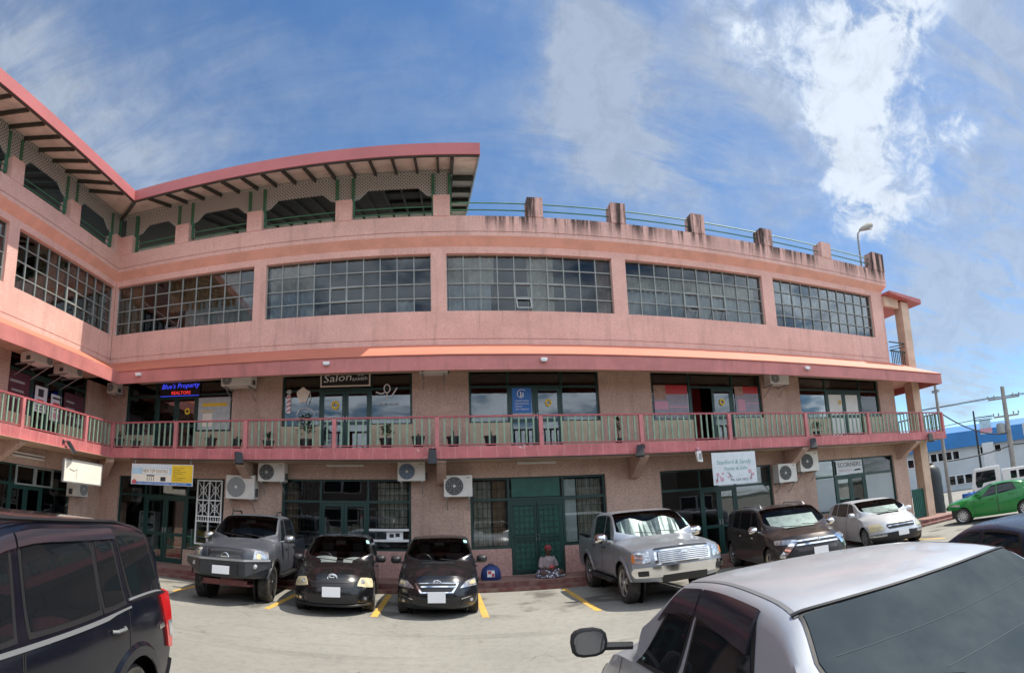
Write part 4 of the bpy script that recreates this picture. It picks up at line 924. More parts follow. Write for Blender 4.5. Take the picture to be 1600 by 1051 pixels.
# ------------------------------------------------------------------ lamps on the balcony
def flood(T, a, z, d, label, yaw=0., grp='grey floodlights on the balcony edge', tilt=.9):
    p = Vector(T(a, d, z)); root = thing('floodlight', label, 'floodlight', p, group=grp)
    e1 = Vector(T(1, 0, 0))-Vector(T(0, 0, 0)); e2 = Vector(T(0, 1, 0))-Vector(T(0, 0, 0))
    ct, st = math.cos(tilt), math.sin(tilt)
    def L(x, y, q):
        x2 = x*math.cos(yaw)-y*math.sin(yaw); y2 = x*math.sin(yaw)+y*math.cos(yaw)
        return tuple(e1*x2+e2*y2+Vector((0, 0, q)))
    def LL(x, y, q): return L(x, .12+y*ct+q*st, -y*st+q*ct)
    m = MB(L); m.tube([(0, -.02, .0), (0, .12, .03)], .02, 6); m.box(-.10, .10, -.03, 0, -.06, .06); m.build('arm', 'black', root)
    m = MB(LL); m.hexa([(-.10, .0, -.05), (.10, .0, -.05), (.13, .40, -.04), (-.13, .40, -.04), (-.10, .0, .06), (.10, .0, .06), (.12, .40, .03), (-.12, .40, .03)]); m.build('housing', 'black', root, bevel=.01)
    m = MB(LL); m.box(-.105, .105, .08, .38, -.062, -.055); m.build('lens', 'lampglass', root)
    return root
flood(TW, 3.7, 3.64, BO, 'floodlight on the wing balcony at the left edge of the picture', .5)
flood(TF, -5.85, 3.62, BO, 'floodlight on the balcony edge above the lifted pickup', -.5)
flood(TF, -.35, 3.68, BO, 'upright floodlight on the balcony edge in the middle of the facade', 0., tilt=1.3)
flood(TF, 5.5, 3.66, BO, 'floodlight on the balcony edge above the silver pickup', .5)
flood(TF, 11.65, 3.66, BO, 'floodlight on the balcony edge right of the floral banner', .6)
flood(TF, 17.9, 3.66, BO, 'floodlight on the right hand end of the balcony edge', .8)
cg = 'small white lamps on the canopy edge'
for a, lab in ((-9.3, 'small pale lamp on the canopy edge above the neon sign'), (-3.25, 'small white lamp on the canopy edge above the salon'), (2.75, 'small white lamp on the canopy edge above the blue poster'), (11.6, 'small white lamp on the canopy edge near the right end')):
    r = thing('canopy_lamp', lab, 'lamp', TF(a, CO+.001, 6.12), group=cg)
    m = MB(); m.box(-.09, .09, -.10, 0, -.03, .05); m.build('housing', 'white', r, bevel=.012); m = MB(); m.box(-.07, .07, -.095, -.01, -.055, -.031); m.build('lens', 'lampglass', r)
r = thing('alarm_sounder', 'white box lamp hanging from the balcony edge left of the floral banner', 'lamp', TF(7.3, BD, 3.42))
m = MB(); m.hexa([(-.07, -.08, -.28), (.09, -.08, -.30), (.09, .02, -.30), (-.07, .02, -.28), (-.12, -.10, .02), (.04, -.10, .04), (.04, .02, .04), (-.12, .02, .02)]); m.build('casing', 'white', r, bevel=.01)
m = MB(); m.box(-.04, .04, -.105, -.09, -.22, -.04); m.build('grille', 'acgrey', r); m = MB(); m.ball((-.04, -.04, .10), .05); m.build('beacon', 'inkpink', r)
for a0, a1, lab in ((-3.5, -2.38, 'fluorescent lamp under the balcony above the barred shop window'), (2.08, 3.24, 'fluorescent lamp under the balcony above the green double door')):
    r = thing('fluorescent_lamp', lab, 'lamp', TF(a0, .10, 3.36), group='fluorescent lamps under the balcony'); wd = a1-a0
    m = MB(); m.box(0, wd, 0, .085, .02, .075); m.build('housing', 'acwhite', r, bevel=.008); m = MB(); m.tube([(.03, .0, .02), (wd-.03, .0, .02)], .02, 8); m.build('tube', 'tubewhite', r)
r = thing('fluorescent_lamp', 'twin fluorescent lamp under the balcony of the left wing', 'lamp', TW(4.6, .10, 3.1), group='fluorescent lamps under the balcony')
m = MB(); m.box(-.08, 0, 0, 1.4, .0, .06); m.box(-.08, 0, 0, 1.4, .1, .16); m.build('housing', 'acwhite', r, bevel=.008); m = MB(); m.tube([(.02, .03, .02), (.02, 1.37, .02)], .018, 8); m.tube([(.02, .03, .12), (.02, 1.37, .12)], .018, 8); m.build('tube', 'tubewhite', r)
# cable run under the slab
m = MB(); m.tube([(-9.5+i*1.0, Y0-BO-.012+.002*(i % 2), SZ0-.03-.02*math.sin(i*.9)) for i in range(29)], .014, 5); tag(m.build('cable', 'black'), 'thin black cable run along the lower edge of the balcony', 'cable')
# roof lamp
r = thing('roof_street_lamp', 'street lamp with a curved neck standing on the right end of the parapet', 'street lamp', (16.62, 16.25, 11.0))
m = MB(); m.tube([(0, 0, -.4), (0, 0, 1.55), (.03, 0, 1.85), (.22, 0, 2.08)], .04, 8); m.build('pole', 'pole', r, smooth=True)
m = MB(); m.tube([(.18, 0, 2.05), (.35, 0, 2.16), (.65, 0, 2.32), (.92, 0, 2.46), (1.05, 0, 2.50)], [.05, .10, .15, .13, .03], 10); m.build('lamp_head', 'pole', r, smooth=True)
m = MB(); m.ball((.70, 0, 2.30), (.28, .11, .09)); m.build('lens', 'lampglass', r, smooth=True)

# ------------------------------------------------------------------ potted plants
def leafy(m, cx, cy, cz, rx, rz, n, size, droop=.3):
    for i in range(n):
        th = random.uniform(0, 2*PI); ph = random.uniform(-.6, 1.4); q = random.random()**.5
        c = Vector((cx+rx*q*math.cos(th)*math.cos(ph), cy+rx*q*math.sin(th)*math.cos(ph), cz+rz*q*math.sin(ph)))
        d = Vector((math.cos(th), math.sin(th), random.uniform(-droop, .8))).normalized(); s = d.cross(Vector((0, 0, 1))).normalized()*size*.28; l = size*random.uniform(.7, 1.2)
        nn_ = d.cross(s).normalized()*size*.12
        m.add([tuple(c-d*l*.5), tuple(c+s+nn_), tuple(c+d*l*.5), tuple(c-s+nn_)], [(0, 1, 2), (0, 2, 3)])
def pot_plant(x, y, pr, ph, fr, fh, label, kind='bush', n=90):
    r = thing('potted_plant', label, 'potted plant', (x, y, SZ1), random.random()*6, group='potted plants on the balcony')
    m = MB(); m.lathe([(0, 0), (pr*.72, 0), (pr*.95, ph*.85), (pr*1.06, ph*.86), (pr*1.06, ph), (pr*.92, ph), (pr*.90, ph*.9), (0, ph*.9)], (0, 0, 0), n=16); m.build('pot', 'black', r, smooth=True)
    m = MB(); m.lathe([(0, 0), (pr*.90, 0)], (0, 0, ph*.905), n=12); m.build('soil', 'soil', r)
    if fh <= 0: return
    m = MB()
    for k in range(3): a = random.random()*6; m.tube([(0, 0, ph*.85), (.03*math.cos(a), .03*math.sin(a), ph+fh*.3), (.10*math.cos(a)*fr*3, .10*math.sin(a)*fr*3, ph+fh*.75)], [.012, .009, .005], 5)
    m.build('stem', 'stem', r)
    m = MB()
    if kind == 'bush': leafy(m, 0, 0, ph+fh*.5, fr, fh*.5, n, .11)
    elif kind == 'spike':
        for k in range(16):
            a = random.random()*6.28; l = fh*random.uniform(.6, 1.1); o = .5*l*random.random()
            m.add([(.015*math.sin(a), -.015*math.cos(a), ph*.9), (-.015*math.sin(a), .015*math.cos(a), ph*.9), (o*math.cos(a)*.6-.01*math.sin(a), o*math.sin(a)*.6, ph+l*.7), (o*math.cos(a), o*math.sin(a), ph+l)], [(0, 1, 2), (0, 2, 3)])
    else: leafy(m, 0, 0, ph+fh*.55, fr*.5, fh*.5, n//2, .09); leafy(m, 0, 0, ph+fh*.9, fr*.4, fh*.12, n//4, .10)
    m.build('foliage', random.choice(['leaf', 'leaf2']), r)
PY = 15.0
for x, pr, ph, fr, fh, kd, n, lab in (
    (-10.15, .16, .32, .15, .25, 'bush', 40, 'dark potted plant in the inner corner of the balcony'),
    (-9.52, .17, .26, .12, .12, 'spike', 30, 'low black pot on the balcony left of the neon shop door'),
    (-6.85, .18, .34, .14, .14, 'spike', 30, 'black pot with a short plant under the pale yellow print poster'),
    (-6.0, .15, .30, .1, .1, 'spike', 30, 'black pot beside the pink post left of the salon'),
    (-5.02, .17, .25, .17, .28, 'bush', 50, 'small leafy potted plant left of the tall bush by the salon'),
    (-3.9, .20, .28, .30, .75, 'bush', 260, 'tall dense potted bush left of the salon door'),
    (-1.62, .19, .28, .22, .42, 'bush', 120, 'potted bush with big leaves right of the salon door'),
    (-.74, .18, .32, .1, .08, 'spike', 20, 'nearly bare black pot left of the middle post'),
    (.22, .18, .30, .13, .22, 'spike', 40, 'black pot with thin upright leaves right of the middle post'),
    (1.25, .18, .30, .16, .18, 'spike', 40, 'black pot with spiky leaves left of the blue poster door'),
    (4.92, .12, .16, .17, .62, 'thin', 120, 'tall thin potted plant against the wall right of the blue poster shop'),
    (12.1, .16, .20, .22, .36, 'bush', 110, 'leafy potted plant left of the white blind doors')):
    pot_plant(x, PY, pr, ph, fr, fh, lab, kd, n)
# ------------------------------------------------------------------ vehicles
def pchip(pts):
    xs = [p[0] for p in pts]; ys = [p[1] for p in pts]; n = len(xs); h = [xs[i+1]-xs[i] for i in range(n-1)]; dl = [(ys[i+1]-ys[i])/h[i] for i in range(n-1)]
    d = [0.]*n
    for i in range(1, n-1):
        if dl[i-1]*dl[i] > 0: w1, w2 = 2*h[i]+h[i-1], h[i]+2*h[i-1]; d[i] = (w1+w2)/(w1/dl[i-1]+w2/dl[i])
    d[0], d[-1] = dl[0], dl[-1]
    def f(x):
        if x <= xs[0]: return ys[0]
        if x >= xs[-1]: return ys[-1]
        i = 0
        while x > xs[i+1]: i += 1
        t = (x-xs[i])/h[i]; a = (1+2*t)*(1-t)**2; b = t*(1-t)**2; c = t*t*(3-2*t); e = t*t*(t-1)
        return a*ys[i]+b*h[i]*d[i]+c*ys[i+1]+e*h[i]*d[i+1]
    return f
def sst(x): x = max(0., min(1., x)); return x*x*(3-2*x)
def paint(name, col, metal=.35, rough=.28, dust=.12, coat=.45):
    m = mat(name, col, rough, metal=metal, coat=coat, spec=.4); t = NT(m.node_tree); b = t.n['Principled BSDF']
    o = t.new('ShaderNodeTexCoord').outputs['Object']; n = t.noise(o, 2.2, 6, .65); f = t.noise(o, 300, 1, .5)
    t.l.new(t.mix(t.math('MULTIPLY', t.mapr(n, .45, .75), dust), t.mix(t.math('MULTIPLY', t.mapr(f, .4, .6), .08), col, tuple(min(1, c*1.6+.02) for c in col)), (.36, .32, .27)), b.inputs['Base Color'])
    t.l.new(t.mapr(n, .3, .75, rough, rough+.16, False), b.inputs['Roughness']); b.inputs['Coat Roughness'].default_value = .05
    return m
MT['carglass'] = mat('tinted_car_glass', (.008, .010, .012), .03, spec=.5)
MT['dustskyglass'] = mat('dust_and_sky_glass', (.042, .054, .064), .9, spec=0., var=.4, vscale=1.3, col2=(.070, .084, .092))  # dust grey, with the sky's reflection painted into the base colour
MT['windshield'] = glass('windshield_glass', (.56, .60, .60), .0, .02, .38)
MT['visor'] = mat('smoke_visor', (.030, .026, .034), .10, spec=.5)
MT['trim'] = mat('black_trim', (.015, .015, .016), .42)
MT['greytrim'] = mat('grey_trim', (.16, .165, .17), .5)
MT['tyre'] = mat('tyre_rubber', (.022, .021, .02), .85, var=.5, vscale=9, col2=(.06, .055, .045), bump=.3)
MT['alloy'] = mat('alloy_rim', (.50, .51, .52), .3, metal=.9)
MT['darkalloy'] = mat('dark_rim', (.06, .06, .062), .4, metal=.6)
MT['headclear'] = mat('headlamp_clear', (.62, .64, .66), .08, metal=.55, coat=1., var=.5, vscale=14, col2=(.25, .26, .28))
MT['headcream'] = mat('headlamp_yellowed', (.66, .58, .36), .12, metal=.1, coat=1., var=.25, vscale=10)
MT['amber'] = mat('amber_lens', (.55, .16, .03), .12, coat=1.)
MT['redlens'] = mat('red_lens', (.50, .012, .015), .10, coat=1.)
MT['plate'] = mat('number_plate_white', (.86, .86, .86), .4)
MT['seat'] = mat('seat_cloth', (.05, .05, .055), .9)
MT['dashcover'] = mat('dash_cover_white', (.62, .60, .58), .9, var=.1)
MT['shade'] = mat('reflective_sunshade', (.34, .40, .40), .35, metal=.3, var=.35, vscale=6)
MT['sticker'] = mat('pale_sticker', (.35, .65, .60), .5)

class Car:
    def __init__(s, label, cat, loc, head, P, group=None, name='parked_car'):
        s.P = P; s.L = P['L']; s.root = thing(name, label, cat, (loc[0], loc[1], 0), head, group)
        s.zs = pchip(P['belt']); s.zc = pchip(P['top']); s.wf = pchip(P['plan'])
        s.prof = pchip(P.get('prof', [(0, .93), (.12, .965), (.45, 1.0), (.62, .995), (.85, .975), (1, .945)]))
        s.xf = pchip(P['nose']); s.xr = pchip(P['tail'])
        s.cn, s.ct = P['cn'], P['ct']; s.pw = P.get('pw', 2.6); s.sill = P['sill']; s.R = P['R']; s.Ra = P.get('Ra', P['R']*1.16)
        s.ws = P['wheels']; s.tum = P.get('tum', .34); s.cowl, s.header, s.rend = P['cowl'], P['header'], P['rend']
    def loc(s, p): return (s.L/2-p[0], p[1], p[2])
    def zbot(s, x):
        z = s.sill
        for xw in s.ws:
            d = abs(x-xw)
            if d < s.Ra: z = max(z, s.R+math.sqrt(max(0, s.Ra**2-d*d)))
        return z
    def hw(s, x, z): return s.wf(x)*s.prof(max(0, min(1, (z-s.sill)/(s.zs(x)-s.sill))))
    def fF(s, x): return 1-sst((x-s.cn)/.8)
    def fR(s, x): return 1-sst((s.L-s.ct-x)/.6)
    def side(s, x, t, sg=1, absz=None):
        zb = s.zbot(x); z = zb+(s.zs(x)-zb)*t if absz is None else absz
        tt = (z-s.sill)/(s.zs(x)-s.sill); y = s.hw(x, z); X = x
        if x < s.cn+.8: X += s.fF(x)*s.xf(tt)
        if x > s.L-s.ct-.6: X -= s.fR(x)*s.xr(tt)
        return (X, sg*y, z)
    def up(s, x, q, sg=1):
        zb = s.zs(x); hz = max(s.zc(x)-zb, .008); wb = s.hw(x, zb); hc = max(.13, s.zc(s.cowl)-s.zs(s.cowl)); g = sst((hz-hc)/.13)
        wr = max(wb*.3, wb-s.tum*hz)
        yg = s.qy(q, wb, wr); zg = s.qz(q)*hz
        yh = wb*(1-q); zh = hz*(1-(1-q)**2.6)
        y = yg*g+yh*(1-g); z = zb+zg*g+zh*(1-g); X = x; r = y/wb
        if x < s.cn+.8: X += s.fF(x)*(s.xf(1)-s.cn*(1-abs(r)**s.pw))
        if x > s.L-s.ct-.6: X += s.fR(x)*(-s.xr(1)+s.ct*(1-abs(r)**s.pw))
        bw = s.P.get('bow', .10); u = 1-min(1, (y/max(wr, .1)))**2
        b1 = sst((x-s.cowl+.45)/.45)*(1-sst((x-s.header)/.35)); b2 = sst((x-s.rend+.3)/.3)*(1-sst((x-s.L+s.ct+.0)/.3)) if s.P.get('rbow') else 0
        X += -bw*u*b1+s.P.get('rbow', 0)*u*b2
        return (X, sg*y, z)
    def qy(s, q, wb, wr):
        k = ((0, wb), (.05, wb-.012), (.5, wr+.03), (.58, wr-.015), (.68, wr-.10), (.84, wr*.5), (1, 0))
        for (a, ya), (b, yb) in zip(k, k[1:]):
            if q <= b+1e-9: t = (q-a)/(b-a); return ya+(yb-ya)*t
        return 0
    _qz = staticmethod(pchip([(0, 0), (.05, .05), (.5, .86), (.58, .925), (.68, .965), (.84, .992), (1, 1)]))
    def qz(s, q): return s._qz(q)
    def front(s, sx, t):
        a = abs(sx); x0 = s.cn; zb = s.zbot(x0); zt = s.zs(x0)+max(s.zc(x0)-s.zs(x0), .008)*(1-a**2.6)
        z = zb+(zt-zb)*t; zr = s.sill+(z-s.sill)*(s.zs(x0)-s.sill)/max(1e-6, zt-s.sill); tt = (zr-s.sill)/(s.zs(x0)-s.sill)
        y = sx*s.hw(x0, zr); return (s.xf(tt)+s.cn*a**s.pw, y, z)
    def rear(s, sx, t):
        a = abs(sx); x0 = s.L-s.ct; zb = s.zbot(x0); zt = s.zs(x0)+max(s.zc(x0)-s.zs(x0), .008)*(1-a**2.6)
        z = zb+(zt-zb)*t; zr = s.sill+(z-s.sill)*(s.zs(x0)-s.sill)/max(1e-6, zt-s.sill); tt = (zr-s.sill)/(s.zs(x0)-s.sill)
        y = sx*s.hw(x0, zr); return (s.L-s.xr(tt)-s.ct*a**s.pw, y, z)
    def build_body(s, pm, doors=(), wsglass=True, roofmat=None):
        P = s.P; xs = set([s.cn, s.L-s.ct, s.cowl, s.header, s.rend])
        n = int(s.L/.11)
        for i in range(n+1): x = s.cn+(s.L-s.ct-s.cn)*i/n; xs.add(x)
        for xw in s.ws:
            for i in range(15): xs.add(xw+s.Ra*math.cos(PI*i/14)*.9999)
            xs.add(xw+s.Ra*1.002); xs.add(xw-s.Ra*1.002)
        for d in doors: xs.add(d[0]); xs.add(d[1])
        for x in P.get('xtra', ()): xs.add(x)
        keep = [s.cn, s.L-s.ct, s.cowl, s.header, s.rend]+[q for d in doors for q in d[:2]]+[xw+k*s.Ra*1.002 for xw in s.ws for k in (-1, 1)]
        xl = sorted(x for x in xs if s.cn-1e-9 <= x <= s.L-s.ct+1e-9); o = []
        for x in xl:
            if o and x-o[-1] < .012 and x not in keep: continue
            o.append(x)
        xl = o; ts = [0, .06, .18, .32, .46, .60, .74, .86, .94, 1]; qs = [0, .02, .05, .14, .24, .33, .42, .5, .54, .58, .63, .68, .76, .84, .92, 1]
        body = MB(s.loc0()); ws = MB(s.loc0()); dm = [MB(s.loc0()) for _ in range(len(doors)*2)]
        nt, nq = len(ts), len(qs)
        for sg in (1, -1):
            G = [[s.side(x, t, sg) for t in ts]+[s.up(x, q, sg) for q in qs[1:]] for x in xl]
            for i in range(len(xl)-1):
                xm = (xl[i]+xl[i+1])/2
                for j in range(nt+nq-2):
                    quad = [G[i][j], G[i+1][j], G[i+1][j+1], G[i][j+1]]
                    tgt = body
                    if j < nt-1 and j >= 1:
                        for k, d in enumerate(doors):
                            if d[0] < xm < d[1]: tgt = dm[k*2+(0 if sg > 0 else 1)]
                    if j >= nt-1 and wsglass and s.cowl < xm < s.header and qs[j-nt+1] >= .58-1e-6: tgt = ws
                    tgt.quad(*quad)
        sxs = [-1+2*i/30 for i in range(31)]
        for fn in (s.front, s.rear):
            for i in range(30):
                for j in range(nt-1): body.quad(fn(sxs[i], ts[j]), fn(sxs[i+1], ts[j]), fn(sxs[i+1], ts[j+1]), fn(sxs[i], ts[j+1]))
        s.body = body.build('body', pm, s.root, smooth=True)
        if wsglass: s.ws = s.ws; s.wsobj = ws.build('windshield', 'windshield', s.root, smooth=True)
        s.doors = []
        for k, d in enumerate(dm):
            o = d.build('door', pm, s.root, smooth=True); s.doors.append(o)
        for k, d in enumerate(doors):
            for q in d[:2]:
                for sg in (1, -1): s.patch(lambda a, b, sg=sg: s.side(a, b, sg), [(q-.006, .10), (q+.006, .10), (q+.006, .995), (q-.006, .995)], .0025, 'trim', 'panel_gap', s.doors[k*2+(0 if sg > 0 else 1)], 1, 10)
            if d[2]:
                for i, sg in enumerate((1, -1)):
                    x1 = d[1]-.10; z = s.zs(x1)-.13; mb = MB(s.loc0()); yy = s.hw(x1-.08, z)
                    mb.tube([(x1-.20, sg*(yy+.004), z), (x1-.17, sg*(yy+.035), z), (x1-.04, sg*(yy+.035), z), (x1-.0, sg*(yy+.004), z)], .014, 6)
                    mb.build('handle', d[2], s.doors[k*2+i], smooth=True)
        # dark floor and wheel wells
        m = MB(s.loc0()); zf = s.sill+.03; wmin = s.wf(s.L/2)-.30
        m.box(s.cn*.6, s.L-s.ct*.6, -wmin, wmin, zf, max(zf+.1, s.zs(s.L*.5)-.28))
        m.build('underbody', 'trim', s.root)
        return s
    def loc0(s): return lambda a, b, c: (s.L/2-a, b, c)
    def patch(s, fn, cor, off, mt, name, parent=None, na=8, nb=6, rnd=0., label=None, thick=False):
        m = MB(s.loc0()); g = []
        cz = Vector((s.L/2, 0, .7)); e = 1e-3
        for i in range(na+1):
            row = []
            for j in range(nb+1):
                a, b = -1+2*i/na, -1+2*j/nb
                if rnd: a, b = a*math.sqrt(1-rnd*b*b), b*math.sqrt(1-rnd*a*a)
                a, b = (a+1)/2, (b+1)/2
                u = [(1-a)*(1-b)*cor[0][k]+a*(1-b)*cor[1][k]+a*b*cor[2][k]+(1-a)*b*cor[3][k] for k in (0, 1)]
                p = Vector(fn(*u)); d1 = Vector(fn(u[0]+e, u[1]))-Vector(fn(u[0]-e, u[1])); d2 = Vector(fn(u[0], u[1]+e))-Vector(fn(u[0], u[1]-e)); nn_ = d1.cross(d2)
                if nn_.length < 1e-12: nn_ = p-cz
                nn_.normalize(); ref = p-Vector((min(max(p.x, .8), s.L-.8), 0, .5))
                if nn_.dot(ref) < 0: nn_ = -nn_
                row.append((tuple(p+nn_*off), tuple(p+nn_*(off-.03))))
            g.append(row)
        for i in range(na):
            for j in range(nb): m.quad(g[i][j][0], g[i+1][j][0], g[i+1][j+1][0], g[i][j+1][0])
        if off > .003:
            ring = [g[i][0] for i in range(na+1)]+[g[na][j] for j in range(1, nb+1)]+[g[i][nb] for i in range(na-1, -1, -1)]+[g[0][j] for j in range(nb-1, 0, -1)]
            for k in range(len(ring)): a, b = ring[k], ring[(k+1) % len(ring)]; m.quad(a[0], b[0], b[1], a[1])
        return m.build(name, mt, parent or s.root, smooth=True, label=label)
    def glasses(s, side, rear=None, fmat='trim', frame=.02):
        for sg in (1, -1):
            fn = lambda a, b, sg=sg: s.up(a, b, sg)
            for (x0, x1, x2, x3) in side:
                f = s.patch(fn, [(x0-.03, .03), (x1+.03, .03), (x2+.03, .50), (x3-.03, .50)], .004, fmat, 'window_frame', None, 12, 8, .05)
                s.patch(fn, [(x0, .07), (x1, .07), (x2, .46), (x3, .46)], .008, 'carglass', 'side_window', f, 12, 8, .06)
        if rear:
            x0, x1, qe = rear
            def fr(a, b): return s.up(a, 1-abs(b), 1 if b >= 0 else -1)
            w0 = 1-qe
            f = s.patch(fr, [(x0-.025, -w0-.022), (x1+.03, -w0-.022), (x1+.03, w0+.022), (x0-.025, w0+.022)], .004, 'trim', 'rear_window_frame', None, 12, 20, .04)
            s.patch(fr, [(x0, -w0), (x1, -w0), (x1, w0), (x0, w0)], .008, s.P.get('rg', 'carglass'), 'rear_window', f, 12, 20, .05)
    def wheel(s, rim='alloy', spokes=5, tread=False, tw=.20, label=None):
        for xw in s.ws:
            for sg in (1, -1):
                y0 = s.wf(xw)*1.0-.025; R = s.R; r = bpy.data.objects.new('wheel', None); COL.objects.link(r); r.parent = s.root
                r.location = (s.L/2-xw, sg*y0, R); r.rotation_euler = (0, 0, 0 if sg > 0 else PI); ri = R*.66
                m = MB(); m.lathe([(ri, -tw), (R*.93, -tw), (R, -tw+.03), (R, -.045), (R*.985, -.02), (R*.93, -.002), (R*.78, .004), (ri, -.012), (ri*.98, -.05), (ri*.95, -tw)], (0, 0, 0), (0, 1, 0), 36)
                if tread:
                    for k in range(30):
                        a = 2*PI*k/30; c, q = math.cos(a), math.sin(a); 
                        for (ya, yb, da) in ((-.02, -.09, 0), (-.11, -.19, .1)):
                            a2 = a+da; vs = []
                            for rr in (R*.99, R*1.03):
                                for dd in (-.055, .055):
                                    for y in (ya, yb): vs.append((rr*math.cos(a2+dd), y, rr*math.sin(a2+dd)))
                            m.add(vs, [(4, 5, 7, 6), (0, 1, 5, 4), (2, 3, 7, 6), (0, 2, 6, 4), (1, 3, 7, 5)])
                m.build('tyre', 'tyre', r, smooth=not tread)
                m = MB(); m.lathe([(0, -.075), (ri*.95, -.075), (ri*.96, -.06)], (0, 0, 0), (0, 1, 0), 28); m.build('hub_recess', 'black', r)
                m = MB(); m.lathe([(ri*.90, -.03), (ri*1.0, -.008), (ri*1.03, -.006), (ri*1.0, -.06)], (0, 0, 0), (0, 1, 0), 32)
                for k in range(spokes):
                    a = 2*PI*k/spokes+.3; u = Vector((math.cos(a), 0, math.sin(a))); v = Vector((-math.sin(a), 0, math.cos(a))); wd0, wd1 = ri*.16, ri*.24*5/spokes
                    P = []
                    for (rr, wd, y) in ((ri*.10, wd0, -.012), (ri*.95, wd1, -.02)):
                        for y_ in (y, y-.03): P += [tuple(u*rr-v*wd+Vector((0, y_, 0))), tuple(u*rr+v*wd+Vector((0, y_, 0)))]
                    m.add(P, [(0, 1, 5, 4), (2, 6, 7, 3), (0, 4, 6, 2), (1, 3, 7, 5)])
                m.lathe([(0, 0), (ri*.20, -.002), (ri*.24, -.03)], (0, 0, 0), (0, 1, 0), 16); m.build('rim', rim, r, smooth=True)
                m = MB(); yy = -tw-.06; m.lathe([(0, 0), (s.Ra*1.02, 0), (s.Ra*1.02, .02), (0, .02)], (0, yy, .0), (0, 1, 0), 24); m.build('wheel_well', 'trim', r)
    def mirrors(s, mt, x=None, z=None, size=1., out=.13):
        x = x or s.cowl+.42; z = z or s.zs(x)+.10
        for sg in (1, -1):
            y = s.hw(x, s.zs(x)); m = MB(s.loc0())
            k = size; cx, cy = x+.02, sg*(y+out)
            def ring(px, ry, rz_, n=14): return [(px, cy+ry*(abs(math.cos(2*PI*i/n))**.7)*(1 if math.cos(2*PI*i/n) >= 0 else -1), z+rz_*(abs(math.sin(2*PI*i/n))**.7)*(1 if math.sin(2*PI*i/n) >= 0 else -1)) for i in range(n)]
            rr = [ring(cx-.10*k, .03*k, .03*k), ring(cx-.085*k, .07*k, .05*k), ring(cx-.03*k, .11*k, .08*k), ring(cx+.03*k, .118*k, .085*k), ring(cx+.035*k, .105*k, .073*k)]
            vs = sum(rr, []); n = 14
            m.add(vs, [(i*n+j, i*n+(j+1) % n, (i+1)*n+(j+1) % n, (i+1)*n+j) for i in range(4) for j in range(n)]+[tuple(range(n)), tuple(range(4*n, 5*n))])
            m.tube([(x, sg*(y-.02), z-.06*k), (x, sg*(y+out*.7), z-.04*k)], .025*k, 6)
            o = m.build('mirror', mt, s.root, smooth=True)
            m = MB(s.loc0()); m.add([(p[0]+.003, p[1], p[2]) for p in ring(cx+.035*k, .098*k, .068*k)], [tuple(range(n))]); m.build('mirror_glass', 'mirror', o)
    def interior(s, shade=None, sticker=None):
        m = MB(s.loc0()); c = s.cowl; zb = s.zs(c+.4); w = s.wf(c+.6)-.12
        m.hexa([(c+.10, -w, zb-.20), (c+.62, -w, zb-.20), (c+.62, w, zb-.20), (c+.10, w, zb-.20), (c+.12, -w, zb-.02), (c+.55, -w, zb+.05), (c+.55, w, zb+.05), (c+.12, w, zb-.02)])
        m.build('dashboard', 'seat', s.root)
        H = s.zc((s.header+s.rend)/2)
        for sg in (1, -1):
            m = MB(s.loc0()); x = c+1.22; y = sg*.36
            m.hexa([(x, y-.24, zb-.3), (x+.16, y-.24, zb-.3), (x+.16, y+.24, zb-.3), (x, y+.24, zb-.3), (x+.16, y-.20, H-.42), (x+.26, y-.20, H-.42), (x+.26, y+.20, H-.42), (x+.16, y+.20, H-.42)])
            m.box(x+.17, x+.26, y-.12, y+.12, H-.40, H-.22); m.build('seat', 'seat', s.root, bevel=.02)
        m = MB(s.loc0()); y = .36 if s.P.get('rhd', True) else -.36; y = -.36
        m.tube([(c+.72+.05*math.sin(t), y+.18*math.cos(t), zb+.04+.16*math.sin(t)) for t in [2*PI*i/18 for i in range(19)]], .016, 6); m.build('steering_wheel', 'trim', s.root)
        fr = lambda a, b: s.up(a, 1-abs(b), 1 if b >= 0 else -1)
        m = MB(s.loc0()); h = s.header-.02; zt = s.zc(h)-.10; m.box(h-.10, h-.08, -.11, .11, zt-.07, zt); m.build('rear_view_mirror', 'trim', s.root)
        if shade:
            for (y0, y1, hh) in shade:
                m = MB(s.loc0()); x = c+.14; n = 8
                for i in range(n):
                    a0, a1 = y0+(y1-y0)*i/n, y0+(y1-y0)*(i+1)/n; k0, k1 = math.sin(PI*(i+.0)/n)*.04, math.sin(PI*(i+1)/n)*.04
                    m.quad((x, a0, zb+.0), (x, a1, zb+.0), (x+.38, a1, zb+.09+k1+hh), (x+.38, a0, zb+.09+k0+hh))
                m.build('dash_cover', 'dashcover', s.root)
        if sticker: s.patch(fr, sticker, .004, 'sticker', 'windscreen_sticker', s.wsobj, 3, 3)
    def wiper(s):
        m = MB(s.loc0())
        for y0, y1 in ((.55, .05), (0, -.5)):
            P = []
            for i in range(5):
                y = y0+(y1-y0)*i/4; x = s.cowl+.04+.08*i/4*(1 if y0 > .3 else 1); wb = s.hw(x, s.zs(x)); q = max(.6, 1-abs(y)/wb*.55)
                p = s.up(x, q, 1 if y >= 0 else -1); P.append((p[0]-.02, y, p[2]+.02))
            m.tube(P, .009, 5)
        m.build('wiper', 'trim', s.root)
    def fq(s, cor, off, mt, name, both=True, na=10, nb=6, rnd=.1, parent=None, label=None, fn=None):
        fn = fn or s.front; o = s.patch(fn, cor, off, mt, name, parent, na, nb, rnd, label); r = [o]
        if both: r.append(s.patch(fn, [(-a, b) for a, b in cor], off, mt, name, parent, na, nb, rnd, label))
        return r
